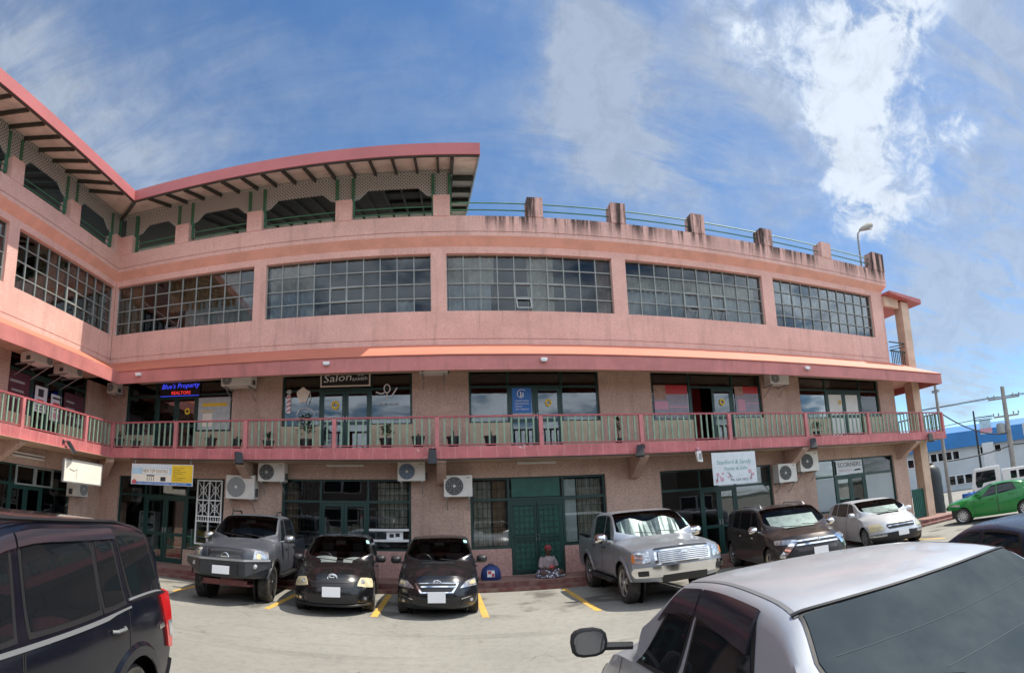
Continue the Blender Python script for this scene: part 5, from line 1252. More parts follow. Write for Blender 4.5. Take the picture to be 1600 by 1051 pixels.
    def plate(s, z, w=.36, h=.16, x=None, rear=False, mt='plate', rows=None):
        fn = s.rear if rear else s.front
        t = .5; lo, hi = 0, 1
        for _ in range(30):
            t = (lo+hi)/2
            if fn(0, t)[2] < z: lo = t
            else: hi = t
        p = fn(0, t); sg = 1 if rear else -1; m = MB(s.loc0()); xx = min(fn(0, max(0, t-.08))[0], fn(0, min(1, t+.08))[0]) if not rear else p[0]
        m.box(xx+sg*.012, xx+sg*.028, -w/2, w/2, z-h/2, z+h/2); return m.build('number_plate', mt, s.root)
    def emblem(s, z, w=.13, h=.09, kind='ovals', mt='chrome', fn=None):
        fn = fn or s.front; lo, hi = 0, 1
        for _ in range(30):
            t = (lo+hi)/2
            if fn(0, t)[2] < z: lo = t
            else: hi = t
        x = fn(0, t)[0]-.022; m = MB(s.loc0())
        def ell(cy, cz, a, b, r=.010, n=20): m.tube([(x, cy+a*math.cos(2*PI*i/n), cz+b*math.sin(2*PI*i/n)) for i in range(n+1)], r, 5)
        if kind == 'ovals': ell(0, z, w/2, h/2); ell(0, z, w*.18, h*.48, .008); ell(0, z+h*.16, w*.36, h*.20, .008)
        elif kind == 'arch': m.tube([(x, w/2*math.cos(t_), z-h*.2+h*.7*math.sin(t_)) for t_ in [PI*i/12 for i in range(13)]], .011, 5); m.box(x-.008, x+.008, -w*.55, w*.55, z-h*.28, z-h*.08)
        elif kind == 'stars': 
            ell(0, z, w/2, h/2)
            for (a, b, r) in ((-.04, .012, .014), (-.012, .008, .009), (.012, .012, .009), (.03, .0, .009), (.0, -.016, .009), (.02, -.014, .009)): m.ball((x, a*w/.13, z+b), r, 6, 4)
        elif kind == 'diamonds':
            for a in (PI/2, PI/2+2*PI/3, PI/2-2*PI/3):
                u = (math.cos(a), math.sin(a)); v = (-u[1], u[0]); r = h*.5
                m.add([(x, 0, z), (x, (u[0]*.5+v[0]*.29)*r, z+(u[1]*.5+v[1]*.29)*r), (x, u[0]*r, z+u[1]*r), (x, (u[0]*.5-v[0]*.29)*r, z+(u[1]*.5-v[1]*.29)*r)], [(0, 1, 2, 3)])
        m.build('emblem', mt, s.root)
    def tz(s, z, fn=None):
        fn = fn or s.front; lo, hi = 0, 1
        for _ in range(30):
            t = (lo+hi)/2
            if fn(0, t)[2] < z: lo = t
            else: hi = t
        return t

def hatch(L=4.3, W=.83, H=1.48, sill=.19, R=.31, **k):
    P = dict(L=L, sill=sill, R=R, cn=.50, ct=.42, wheels=(.86, L-.82), cowl=1.02, header=1.98, rend=L-1.0,
        belt=[(.3, .66), (.5, .70), (1.0, .86), (1.5, .915), (L*.6, .95), (L-.8, 1.0), (L-.3, .99)],
        top=[(.3, .73), (.5, .80), (.8, .91), (1.02, .98), (1.5, 1.24), (1.98, H-.045), (2.5, H), (L-1.3, H-.03), (L-.95, H-.08), (L-.65, 1.26), (L-.42, 1.02)],
        plan=[(0, W*.90), (.5, W*.955), (.9, W), (L*.55, W), (L-.7, W*.985), (L-.2, W*.93)],
        nose=[(0, .08), (.15, .015), (.35, 0), (.6, .03), (.8, .09), (1, .22)], tail=[(0, .05), (.3, 0), (.6, .03), (1, .12)])
    P.update(k); return P

HD = lambda dx, dy: math.atan2(dy, dx)
PK = 'cars parked nose out in front of the shops'
# --- black hatchback with yellowed lamps
c = Car('black hatchback with round yellowed headlights and white dashboard covers', 'car', (-2.47, 13.12), HD(.09, -1), hatch(L=4.2, W=.85, H=1.53, pw=2.9))
c.build_body(paint('black_car_paint', (.006, .006, .007), .1, .18, .025), doors=((1.25, 2.25, 'black'), (2.27, 3.25, 'black')))
c.glasses(((1.52, 2.20, 2.22, 1.98), (2.32, 3.20, 3.05, 2.34)), (3.22, 3.66, .66)); c.wheel('alloy', 6); c.mirrors('black'); c.wiper()
c.interior(((-.58, -.05, .02), (.1, .62, 0)), [(1.70, .38), (1.82, .38), (1.84, .48), (1.72, .48)])
t = c.tz
for f, q, mt in ((.012, 0, 'headcream'),): 
    a = c.fq([(.60, .66), (.995, .62), (.99, .95), (.70, .93)], f, mt, 'headlight', rnd=.14)
    for k, sg in zip(a, (1, -1)): c.patch(c.front, [(sg*.70, .74), (sg*.80, .74), (sg*.80, .88), (sg*.71, .88)], .016, 'headclear', 'lamp_bulb', k, 6, 6, .3)
c.fq([(-.52, .60), (.52, .60), (.56, .80), (-.56, .80)], .006, 'trim', 'grille', False, 16, 5, .03)
c.fq([(-.50, .735), (.50, .735), (.54, .77), (-.54, .77)], .014, 'black', 'grille_bar', False, 16, 2)
c.fq([(-.62, .10), (.62, .10), (.60, .36), (-.60, .36)], .006, 'trim', 'lower_intake', False, 16, 5, .05)
c.fq([(.72, .14), (.90, .14), (.90, .34), (.74, .32)], .008, 'black', 'fog_lamp_recess'); c.fq([(.78, .19), (.85, .19), (.85, .29), (.78, .29)], .014, 'headclear', 'fog_lamp', rnd=.4)
c.fq([(-.99, .0), (.99, .0), (.98, .07), (-.98, .07)], .03, 'black', 'lip_spoiler', False, 24, 3)
c.emblem(.74, .19, .13); c.plate(.475, .36, .19)
# --- black wagon with chrome winged grille
c = Car('black car with bright winged chrome grille and clear headlights in the middle of the row', 'car', (-.17, 13.05), HD(-.02, -1), hatch(L=4.2, W=.84, H=1.50, pw=3.1))
c.build_body(paint('black_pearl_paint', (.007, .0075, .010), .1, .16, .025), doors=((1.25, 2.25, 'black'), (2.27, 3.25, 'black')))
c.glasses(((1.52, 2.20, 2.22, 1.98), (2.32, 3.20, 3.05, 2.34)), (3.22, 3.66, .66)); c.wheel('alloy', 5); c.mirrors('black', out=.15); c.wiper(); c.interior(None, [(1.74, .34), (1.86, .34), (1.88, .43), (1.76, .43)])
a = c.fq([(.55, .64), (.985, .74), (.985, .98), (.72, .86)], .012, 'headclear', 'headlight', rnd=.06)
for k, sg in zip(a, (1, -1)): c.patch(c.front, [(sg*.80, .76), (sg*.96, .80), (sg*.96, .94), (sg*.82, .86)], .016, 'headcream', 'lamp_reflector', k, 6, 4, .2)
c.fq([(-.40, .50), (.40, .50), (.55, .80), (-.55, .80)], .010, 'chrome', 'grille_surround', False, 16, 5, .02)
g = c.fq([(-.36, .535), (.36, .535), (.49, .775), (-.49, .775)], .018, 'trim', 'grille', False, 16, 5, .02)[0]
c.fq([(-.46, .665), (.46, .665), (.48, .70), (-.48, .70)], .026, 'chrome', 'wing_bar', False, 16, 2, 0, g)
c.fq([(-.48, .12), (.48, .12), (.52, .34), (-.52, .34)], .006, 'trim', 'lower_intake', False, 16, 5, .05)
c.fq([(.58, .14), (.95, .20), (.95, .42), (.66, .30)], .007, 'trim', 'fog_lamp_recess'); c.fq([(.80, .20), (.88, .21), (.88, .32), (.80, .31)], .016, 'headclear', 'fog_lamp', rnd=.4)
c.fq([(.58, .30), (.955, .41), (.955, .44), (.58, .325)], .015, 'chrome', 'chrome_trim', na=10, nb=1)
c.emblem(.685, .15, .075, 'stars'); c.plate(.42, .34, .20)

# --- pickups
def pickup(L, W, H, sill, R, fo, ro, **k):
    hz = k.pop('hood', 1.12); bz = k.pop('bed', 1.22); cw = k.pop('cw', 1.35)
    P = dict(L=L, sill=sill, R=R, Ra=R*1.14, cn=k.pop('cn', .42), ct=.18, wheels=(fo, L-ro), cowl=cw, header=cw+.78, rend=cw+1.95, tum=.26, pw=3.0,
        belt=[(.3, hz-.10), (.6, hz-.06), (cw, hz+.02), (cw+1.2, hz+.05), (cw+2.3, hz+.06), (L, bz)],
        top=[(.3, hz-.02), (.6, hz+.03), (cw-.1, hz+.12), (cw, hz+.15), (cw+.4, hz+.46), (cw+.78, H-.04), (cw+1.2, H), (cw+1.95, H-.03), (cw+2.12, H-.12), (cw+2.32, hz+.10), (cw+2.4, bz+.012), (L, bz+.012)],
        plan=[(0, W*.94), (.5, W*.985), (.9, W), (L*.6, W), (L, W*.985)],
        nose=[(0, .06), (.2, 0), (.5, 0), (.8, .03), (1, .09)], tail=[(0, .02), (.5, 0), (1, .02)], prof=[(0, .95), (.1, .97), (.4, 1.), (.7, .995), (.9, .985), (1, .95)], bow=.08)
    P.update(k); return P
def bed(c, cw, bz, L, W):
    m = MB(c.loc0()); m.box(cw+2.42, L-.10, -W+.12, W-.12, bz-.02, bz+.022); m.build('bed_cover', 'trim', c.root)
    m = MB(c.loc0())
    for sg in (-1, 1): m.box(cw+2.40, L-.06, sg*(W-.10)-.04, sg*(W-.10)+.04, bz-.01, bz+.04)
    m.split('bed_rail', 'trim', c.root)
def flares(c, mt, w=.07, off=.035):
    for xw in c.ws_:
        for sg in (1, -1):
            m = MB(c.loc0()); n = 16; vs = []
            for i in range(n+1):
                th = PI*i/n; 
                for rr, dy in ((c.Ra*.985, off*.7), (c.Ra*1.0, off), (c.Ra+w*.7, off*.9), (c.Ra+w, .0)):
                    x, z = xw+rr*math.cos(th), max(c.sill, c.R+rr*math.sin(th)); vs.append((x, sg*(c.hw(xw, min(z, c.zs(xw)))+dy), z))
            m.add(vs, [(i*4+j, i*4+j+1, (i+1)*4+j+1, (i+1)*4+j) for i in range(n) for j in range(3)]); m.build('wheel_arch_flare', mt, c.root, smooth=True)
def steps(c, z, mt='trim'):
    m = MB(c.loc0()); a, b = c.ws_[0]+c.Ra+.05, c.ws_[1]-c.Ra-.05; y = c.wf(2)+.02
    for sg in (-1, 1): m.box(a, b, sg*y-.07, sg*y+.07, z-.03, z+.03)
    m.split('side_step', mt, c.root, bevel=.01)
# lifted dark grey pickup with steel bull bumper
P = pickup(4.9, .90, 1.93, .56, .42, .92, 1.05, hood=1.22, bed=1.32, cw=1.32)
c = Car('lifted matte dark grey pickup truck with steel bull bumper and mud tyres', 'pickup truck', (-4.86, 13.75), HD(.07, -1), P, name='pickup_truck'); c.ws_ = P['wheels']
gp = paint('matte_grey_paint', (.044, .051, .064), .1, .5, .08, .2); c.build_body(gp, doors=((1.42, 2.36, 'trim'), (2.38, 3.2, 'trim')))
c.glasses(((1.72, 2.30, 2.30, 2.08), (2.44, 3.18, 3.16, 2.44)), (3.42, 3.6, .70)); c.wheel('darkalloy', 8, True, .27); c.mirrors('alloy', out=.18, size=1.15); c.wiper(); c.interior()
bed(c, 1.32, 1.32, 4.9, .90); flares(c, 'trim', .10, .05); steps(c, .52)
a = c.fq([(.66, .60), (.99, .58), (.985, .95), (.70, .96)], .014, 'headclear', 'headlight', rnd=.08)
for k, sg in zip(a, (1, -1)): c.patch(c.front, [(sg*.74, .68), (sg*.84, .68), (sg*.84, .86), (sg*.74, .86)], .02, 'headcream', 'lamp_reflector', k, 6, 4, .2)
c.fq([(-.42, .60), (.42, .60), (.48, .95), (-.48, .95)], .010, 'trim', 'grille', False, 16, 6, .02)
m = MB(c.loc0())
for i in range(22):
    y = -.34+i*.0315
    for dy in (.05, -.05): m.tube([(c.front(y/.85, .62)[0]-.014, max(-.36, min(.36, y-dy)), c.front(0, .63)[2]), (c.front(y/.85, .92)[0]-.014, max(-.38, min(.38, y+dy)), c.front(0, .92)[2])], .0035, 4)
m.build('grille_mesh', 'greytrim', c.root)
c.fq([(.46, .58), (.62, .58), (.66, .97), (.52, .97)], .02, gp, 'grille_pillar', nb=3, na=3)
c.emblem(1.03, .17, .12, 'arch')
m = MB(c.loc0())   # steel bumper: centre block and swept wings
for zz, (f0, f1) in (((.60, .98), (-.18, .10)),):
    z0, z1 = zz
    m.hexa([(-.16, -.52, z0+.02), (.25, -.52, z0+.02), (.25, .52, z0+.02), (-.16, .52, z0+.02), (-.20, -.50, z1), (.25, -.50, z1), (.25, .50, z1), (-.20, .50, z1)])
    for sg in (-1, 1): m.hexa([(-.16, sg*.52, z0+.02), (.25, sg*.52, z0+.02), (.42, sg*.97, z0+.20), (.24, sg*.97, z0+.20), (-.20, sg*.502, z1), (.25, sg*.502, z1), (.42, sg*.97, z1), (.20, sg*.97, z1)])
bb = m.build('bull_bumper', mat('bumper_black_steel', (.045, .048, .052), .45, metal=.3, var=.3), c.root, bevel=.018)
m = MB(c.loc0()); m.box(-.215, -.195, -.5, .5, .945, .985)
for sg in (-1, 1): m.hexa([(-.215, sg*.50, .945), (-.195, sg*.50, .945), (.215, sg*.97, .945), (.195, sg*.97, .945), (-.215, sg*.50, .985), (-.195, sg*.50, .985), (.215, sg*.97, .985), (.195, sg*.97, .985)])
m.build('bumper_edge', 'steel', bb)
m = MB(c.loc0()); m.box(-.205, -.196, -.16, .36, .64, .86); m.build('bumper_opening', 'black', bb)
for sg in (-1, 1):
    m = MB(c.loc0()); m.lathe([(0, .0), (.06, .0), (.065, -.015)], (.05, sg*.70, .84), (1, -sg*.55*-1*0, 0), 14); m.v = m.v; m = MB(c.loc0()); m.ball((-.0, sg*.68, .84), (.05, .06, .06), 12, 8); m.build('fog_lamp', 'headclear', bb, smooth=True)
m = MB(c.loc0()); m.box(-.225, -.206, -.20, .18, .665, .835); m.build('number_plate', 'plate', c.root)
m = MB(c.loc0()); m.hexa([(.1, -.55, .40), (.5, -.55, .36), (.5, .55, .36), (.1, .55, .40), (.1, -.55, .44), (.5, -.55, .42), (.5, .55, .42), (.1, .55, .44)]); m.box(.08, .1, -.50, .50, .42, .52); m.build('skid_plate', mat('rusty_red_plate', (.16, .05, .045), .7, var=.4), c.root)
m = MB(c.loc0())
for sg in (-1, 1): m.tube([(2.25, sg*.60, 1.90), (2.32, sg*.58, 1.99), (2.9, sg*.57, 2.0), (3.1, sg*.58, 1.90)], .022, 6)
m.split('roof_rail', 'trim', c.root, smooth=True)
# silver full size pickup
P = pickup(4.95, 1.03, 1.90, .48, .41, .98, 1.10, hood=1.17, bed=1.30, cw=1.42, cn=.34)
c = Car('big silver pickup truck with a wide chrome slatted grille and dusty sunshade', 'pickup truck', (4.62, 12.85), HD(.0, -1), P, name='pickup_truck'); c.ws_ = P['wheels']
sp = paint('silver_pickup_paint', (.34, .37, .41), .6, .28, .16); c.build_body(sp, doors=((1.5, 2.42, 'trim'), (2.44, 3.3, 'trim')))
c.glasses(((1.82, 2.36, 2.38, 2.18), (2.50, 3.26, 3.26, 2.50)), (3.52, 3.7, .70)); c.wheel('alloy', 5, False, .26); c.mirrors('chrome', out=.2, size=1.35); c.wiper(); c.interior(None, [(1.62, .36), (1.86, .42), (1.9, .5), (1.66, .44)])
bed(c, 1.42, 1.30, 4.95, 1.03); flares(c, sp, .08, .03); steps(c, .42)
m = MB(c.loc0()); n = 14
for i in range(n):
    y0, y1 = -.74+1.48*i/n, -.74+1.48*(i+1)/n; s0 = .01*math.sin(i*1.9); s1 = .01*math.sin((i+1)*1.9)
    m.quad((1.62+s0, y0, 1.24), (1.62+s1, y1, 1.24), (2.07+s1, y1, 1.66+.05*math.sin(i*.8)), (2.07+s0, y0, 1.66+.05*math.sin(i*.8-.8)))
m.build('sunshade', 'shade', c.root)
c.fq([(-.60, .50), (.60, .50), (.62, .90), (-.62, .90)], .025, 'chrome', 'grille_surround', False, 16, 6, .05)
c.fq([(-.55, .54), (.55, .54), (.57, .86), (-.57, .86)], .030, 'trim', 'grille', False, 16, 6, .05)
m = MB(c.loc0())
for i in range(6):
    tt = .56+.28*i/5; pts = [c.front(-.55+1.1*j/10, tt) for j in range(11)]; m.tube([(p[0]-.035, p[1], p[2]) for p in pts], .016, 6)
m.build('grille_slat', 'chrome', c.root, smooth=True)
c.emblem(c.front(0, .70)[2], .24, .16); 
c.fq([(-.64, .93), (.64, .93), (.62, .985), (-.62, .985)], .008, 'trim', 'hood_scoop', False, 14, 2)
a = c.fq([(.68, .56), (.995, .60), (.99, .92), (.70, .92)], .014, 'headclear', 'headlight', rnd=.06); c.fq([(.95, .64), (.998, .64), (.998, .88), (.95, .88)], .018, 'amber', 'indicator_lamp', na=4)
c.fq([(-1.0, .16), (1.0, .16), (1.0, .46), (-1.0, .46)], .05, 'chrome', 'bumper', False, 24, 5); c.fq([(-.5, .0), (.5, .0), (.5, .2), (-.5, .2)], .055, 'trim', 'lower_intake', False, 12, 3); c.fq([(.72, .2), (.9, .2), (.9, .36), (.72, .36)], .056, 'trim', 'fog_lamp_recess', rnd=.1)

# --- brown SUV
def suv(L, W, H, **k):
    P = hatch(L=L, W=W, H=H, sill=.26, R=.35); 
    P.update(belt=[(.3, .86), (.5, .90), (1.0, .98), (1.5, 1.02), (L*.6, 1.06), (L-.8, 1.12), (L-.2, 1.12)],
        top=[(.3, .92), (.5, .98), (.85, 1.05), (1.1, 1.10), (1.55, 1.38), (1.95, H-.06), (2.4, H), (L-1.2, H-.02), (L-.6, H-.07), (L-.42, 1.44), (L-.26, 1.16)],
        cowl=1.1, header=1.95, rend=L-.62, ct=.26, tum=.27, wheels=(.92, L-.88)); P.update(k); return P
c = Car('dusty dark brown sport utility vehicle with chrome barred nose', 'suv', (8.55, 12.7), HD(-.22, -.97), suv(5.0, .98, 1.68), name='parked_suv')
bp = paint('dark_brown_paint', (.040, .030, .028), .4, .25, .16); c.build_body(bp, doors=((1.3, 2.3, 'chrome'), (2.32, 3.3, 'chrome')))
c.glasses(((1.58, 2.25, 2.27, 1.98), (2.37, 3.22, 3.22, 2.38), (3.34, 3.92, 3.82, 3.32)), (3.8, 4.08, .66)); c.wheel('alloy', 5); c.mirrors('chrome', out=.15, size=1.1); c.wiper(); c.interior()
m = MB(c.loc0()); m.quad((1.3, -.65, 1.10), (1.3, .65, 1.10), (1.72, .65, 1.40), (1.72, -.65, 1.40)); m.build('sunshade', 'shade', c.root)
c.fq([(.55, .74), (.99, .80), (.99, .96), (.60, .90)], .012, 'headclear', 'headlight', rnd=.05)
c.fq([(-.58, .62), (.58, .62), (.60, .90), (-.60, .90)], .008, 'trim', 'grille', False, 14, 5)
for t0 in (.68, .80): c.fq([(-.58, t0), (.58, t0), (.58, t0+.05), (-.58, t0+.05)], .018, 'chrome', 'grille_bar', False, 14, 2)
c.fq([(.52, .86), (.64, .90), (.96, .38), (.86, .30)], .022, 'chrome', 'chrome_fang', na=3, nb=10); c.fq([(.5, .35), (.96, .35), (.94, .62), (.56, .6)], .007, 'trim', 'fog_lamp_recess'); c.fq([(-.5, .2), (.5, .2), (.54, .5), (-.54, .5)], .007, 'trim', 'lower_intake', False, 12, 4)
c.fq([(-.9, .05), (.9, .05), (.9, .13), (-.9, .13)], .02, 'greytrim', 'skid_trim', False, 14, 2); c.emblem(.84, .12, .12, 'diamonds'); c.plate(.60)
m = MB(c.loc0())
for sg in (-1, 1): m.tube([(2.1, sg*.62, 1.62), (2.2, sg*.61, 1.70), (3.5, sg*.60, 1.70), (3.7, sg*.61, 1.60)], .02, 6)
m.split('roof_rail', 'steel', c.root, smooth=True)
# --- silver compact wagon
c = Car('sunlit silver compact wagon with large cream headlights and a dark lower bumper', 'car', (12.9, 13.7), HD(-.34, -.94), hatch(L=4.75, W=.94, H=1.45, pw=2.8))
sv = paint('bright_silver_paint', (.58, .60, .62), .40, .28, .12); c.build_body(sv, doors=((1.25, 2.25, sv), (2.27, 3.25, sv)))
c.glasses(((1.52, 2.20, 2.22, 1.98), (2.32, 3.20, 3.10, 2.34), (3.3, 3.75, 3.5, 3.24)), (3.22, 3.66, .66)); c.wheel('greytrim', 7); c.mirrors(sv); c.wiper(); c.interior()
m = MB(c.loc0()); m.quad((1.25, -.6, .99), (1.25, .6, .99), (1.60, .6, 1.20), (1.60, -.6, 1.20)); m.build('sunshade', 'shade', c.root)
c.fq([(.58, .60), (.995, .58), (.99, .98), (.66, .92)], .012, 'headcream', 'headlight', rnd=.12)
c.fq([(-.48, .62), (.48, .62), (.54, .86), (-.54, .86)], .008, 'trim', 'grille', False, 14, 5); c.fq([(-.48, .73), (.48, .73), (.5, .77), (-.5, .77)], .016, 'chrome', 'grille_bar', False, 14, 2); c.emblem(.72, .14, .11, 'arch')
c.fq([(-1, .0), (1, .0), (1, .46), (-1, .46)], .008, 'trim', 'lower_bumper', False, 20, 5); c.fq([(.55, .3), (.98, .3), (.98, .44), (.55, .42)], .016, 'headclear', 'bumper_lamp'); c.plate(.42, .34, .16)
# --- green hatchback across the lane
gpn = paint('vivid_green_paint', (.012, .19, .035), .2, .22, .05)
c = Car('bright green hatchback standing across the lane at the right', 'car', (17.75, 11.95), HD(-.49, .87), hatch(L=3.75, W=.82, H=1.38, R=.29, wheels=(.74, 3.1), belt=[(.3, .66), (.5, .70), (1.0, .84), (1.5, .88), (2.3, .95), (2.95, 1.03), (3.5, 1.04)],
    top=[(.3, .73), (.5, .78), (.8, .87), (1.02, .93), (1.5, 1.15), (1.98, 1.34), (2.4, 1.38), (2.8, 1.36), (3.05, 1.31), (3.2, 1.22), (3.33, 1.08)], rend=3.0))
c.build_body(gpn, doors=((1.2, 2.1, gpn), (2.12, 2.85, gpn))); c.glasses(((1.45, 2.05, 2.07, 1.95), (2.15, 2.85, 2.70, 2.16)), (3.06, 3.26, .66)); c.wheel('alloy', 10); c.mirrors(gpn); c.wiper(); c.interior()
c.fq([(.62, .64), (.995, .66), (.99, .98), (.72, .92)], .012, 'headclear', 'headlight', rnd=.1); c.fq([(-.5, .2), (.5, .2), (.56, .5), (-.56, .5)], .008, 'trim', 'grille', False, 12, 4); c.fq([(.6, .5), (1, .45), (1, .8), (.7, .85)], .01, 'redlens', 'tail_light', fn=c.rear)
# --- black SUV in the left foreground
Ls = 4.5
Pb = suv(Ls, .93, 1.87, sill=.30, R=.37, wheels=(.95, 3.52), Ra=.45, ct=.22, cn=.5,
    belt=[(.3, .97), (.5, 1.0), (1.0, 1.06), (1.5, 1.10), (2.8, 1.16), (3.8, 1.22), (4.4, 1.23)],
    top=[(.3, 1.02), (.5, 1.07), (.85, 1.15), (1.1, 1.20), (1.55, 1.52), (1.95, 1.81), (2.4, 1.87), (3.3, 1.87), (3.75, 1.85), (3.92, 1.82), (4.02, 1.74), (4.16, 1.50), (4.28, 1.27)],
    rend=3.80, tum=.30, plan=[(0, .86), (.5, .90), (.9, .93), (2.6, .93), (3.8, .92), (4.5, .88)], tail=[(0, .06), (.3, .0), (.6, .01), (1, .06)])
c = Car('glossy black sport utility vehicle in the left foreground with dark windows and red tail light', 'suv', (-3.14, 2.60), HD(.10, -.995), Pb, name='parked_suv')
bk = paint('black_gloss_paint', (.004, .005, .010), .0, .07, .015, .12); bk.node_tree.nodes['Principled BSDF'].inputs['Specular IOR Level'].default_value = .30; c.build_body(bk, doors=((1.2, 2.04, 'greytrim'), (2.06, 3.40, 'greytrim')))
c.glasses(((1.58, 1.98, 2.00, 1.90), (2.13, 2.98, 2.94, 2.12), (3.04, 3.36, 3.24, 3.00), (3.50, 4.08, 3.88, 3.36)), (3.90, 4.14, .64))
c.wheel('alloy', 5, False, .24); c.mirrors(bk, x=1.40, out=.17, size=1.1); c.wiper(); c.interior(); c.ws_ = Pb['wheels']; flares(c, bk, .10, .03)
for sg in (1, -1):
    fn = lambda a, b, sg=sg: c.up(a, b, sg)
    c.patch(fn, [(1.75, .43), (2.07, .43), (2.07, .515), (1.92, .515)], .022, 'visor', 'wind_deflector', None, 8, 3)
    c.patch(fn, [(2.09, .43), (3.32, .43), (3.30, .515), (2.09, .515)], .022, 'visor', 'wind_deflector', None, 8, 3)
    sd = lambda a, b, sg=sg: c.side(a, b, sg)
    c.patch(sd, [(1.4, .965), (3.44, .965), (3.44, .998), (1.4, .998)], .010, 'greytrim', 'belt_moulding', None, 16, 1)
    c.patch(fn, [(3.42, .055), (4.12, .055), (4.12, .075), (3.42, .075)], .014, 'greytrim', 'belt_moulding', None, 8, 1)
    c.patch(sd, [(1.45, .06), (3.0, .06), (3.0, .16), (1.45, .16)], .018, 'trim', 'side_moulding', None, 10, 2)
m = MB(c.loc0())
for sg in (-1, 1): m.tube([(2.0, sg*.62, 1.845), (2.12, sg*.625, 1.845), (3.5, sg*.615, 1.845), (3.72, sg*.615, 1.815)], .018, 6)
m.split('roof_rail', 'trim', c.root, smooth=True)
for sg in (1, -1):
    tl = c.patch(c.rear, [(sg*.84, .48), (sg*1.0, .48), (sg*1.0, 1.0), (sg*.80, 1.0)], .022, 'redlens', 'tail_light', None, 8, 8, .03)
    c.patch(c.rear, [(sg*.84, .70), (sg*.98, .70), (sg*.98, .80), (sg*.85, .80)], .027, 'headclear', 'reverse_lamp', tl, 6, 3)
    sd = lambda a, b, sg=sg: c.side(a, b, sg)
    c.patch(sd, [(4.18, .50), (4.279, .48), (4.279, .998), (4.04, .998)], .022, 'redlens', 'tail_light', None, 4, 8); c.patch(sd, [(4.20, .60), (4.272, .58), (4.272, .74), (4.17, .74)], .027, 'headclear', 'reverse_lamp', None, 4, 4)
    c.patch(sd, [(3.97, .70), (4.10, .70), (4.10, .76), (3.97, .74)], .014, 'chrome', 'side_badge', None, 3, 1)
c.fq([(-1, .02), (1, .02), (1, .36), (-1, .36)], .03, bk, 'bumper', False, 20, 4, 0, fn=c.rear)
c.fq([(.62, .60), (.99, .60), (.99, .92), (.66, .92)], .012, 'headclear', 'headlight', rnd=.06); c.fq([(-.5, .58), (.5, .58), (.55, .85), (-.55, .85)], .008, 'trim', 'grille', False, 12, 4)
# --- sedans
def sedan(L=4.4, W=.86, H=1.42, **k):
    P = hatch(L=L, W=W, H=H); P.update(belt=[(.3, .68), (.5, .72), (1.0, .86), (1.5, .90), (2.6, .94), (3.5, .98), (4.2, .96)],
        top=[(.3, .74), (.5, .80), (.85, .90), (1.12, .96), (1.6, 1.22), (2.02, H-.035), (2.5, H), (3.0, H-.03), (3.22, H-.075), (3.55, 1.22), (3.86, 1.05), (4.1, 1.02), (4.3, .98)],
        cowl=1.12, header=2.02, rend=3.2, ct=.4, tum=.40, rbow=.10, bow=.12, wheels=(.88, 3.5)); P.update(k); return P
hx, hy = .03, .9995
def at_head(px, py, s, L): return (px-hx*(L/2-s), py-hy*(L/2-s))
# silver sedan nearest the camera: rear header edge centre sits 1.4 m up
sx_, sy_ = 2.27, 2.12
c = Car('pale silver sedan in the right foreground seen from behind over its roof', 'car', at_head(sx_, sy_, 3.2, 4.4), HD(hx, hy), sedan(H=1.55, W=1.14, tum=.45, rg='dustskyglass', belt=[(.3, .70), (.5, .74), (1.0, .88), (1.5, .93), (2.6, .98), (3.5, 1.02), (4.2, 1.0)]), name='parked_car')
s2 = paint('pale_silver_paint', (.41, .43, .46), .45, .32, .10); c.build_body(s2, doors=((1.3, 2.35, s2), (2.37, 3.3, s2)))
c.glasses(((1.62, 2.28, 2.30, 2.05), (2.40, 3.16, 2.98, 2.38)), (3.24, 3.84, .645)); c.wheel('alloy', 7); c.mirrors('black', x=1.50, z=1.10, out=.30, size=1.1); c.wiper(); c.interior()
for sg in (1, -1):
    fn = lambda a, b, sg=sg: c.up(a, b, sg)
    c.patch(fn, [(1.82, .36), (2.34, .36), (2.33, .51), (2.06, .51)], .020, 'visor', 'wind_deflector', None, 8, 4); c.patch(fn, [(2.36, .36), (3.02, .30), (3.02, .51), (2.36, .51)], .020, 'visor', 'wind_deflector', None, 8, 4)
    c.patch(fn, [(2.02, .605), (3.24, .605), (3.24, .632), (2.02, .632)], .004, 'greytrim', 'roof_moulding', None, 16, 2)
c.fq([(.66, .55), (1, .55), (1, .96), (.70, .96)], .012, 'redlens', 'tail_light', fn=c.rear); c.fq([(.62, .62), (.99, .62), (.99, .94), (.68, .9)], .012, 'headclear', 'headlight'); c.plate(.72, rear=True)
fr_ = lambda a, b: c.up(a, 1-abs(b), 1 if b >= 0 else -1)
MT['heater'] = mat('heater_line', (.075, .09, .10), .8, spec=0.)
for k in range(2):
    x = 3.44+.16*k; c.patch(fr_, [(x, -.30), (x+.0035, -.30), (x+.0035, .30), (x, .30)], .0095, 'heater', 'defroster_line', None, 1, 20)
c.patch(fr_, [(3.215, -.40), (3.232, -.40), (3.232, .40), (3.215, .40)], .012, 'trim', 'window_seal', None, 1, 24)
# dark blue black car at the right edge
c = Car('dark blue black car at the right edge beyond the silver roof', 'car', (5.45, 3.3), HD(.36, .93), sedan(H=1.42), name='parked_car')
db = paint('midnight_blue_paint', (.010, .018, .045), .2, .16, .03, .15); c.build_body(db, doors=((1.3, 2.35, 'chrome'), (2.37, 3.3, 'chrome')))
c.glasses(((1.62, 2.28, 2.30, 2.05), (2.40, 3.16, 2.98, 2.38)), (3.24, 3.84, .60)); c.wheel('alloy', 7); c.wiper(); c.interior()
c.fq([(.66, .55), (1, .55), (1, .96), (.70, .96)], .012, 'redlens', 'tail_light', fn=c.rear); c.fq([(.62, .62), (.99, .62), (.99, .94), (.68, .9)], .012, 'headclear', 'headlight')
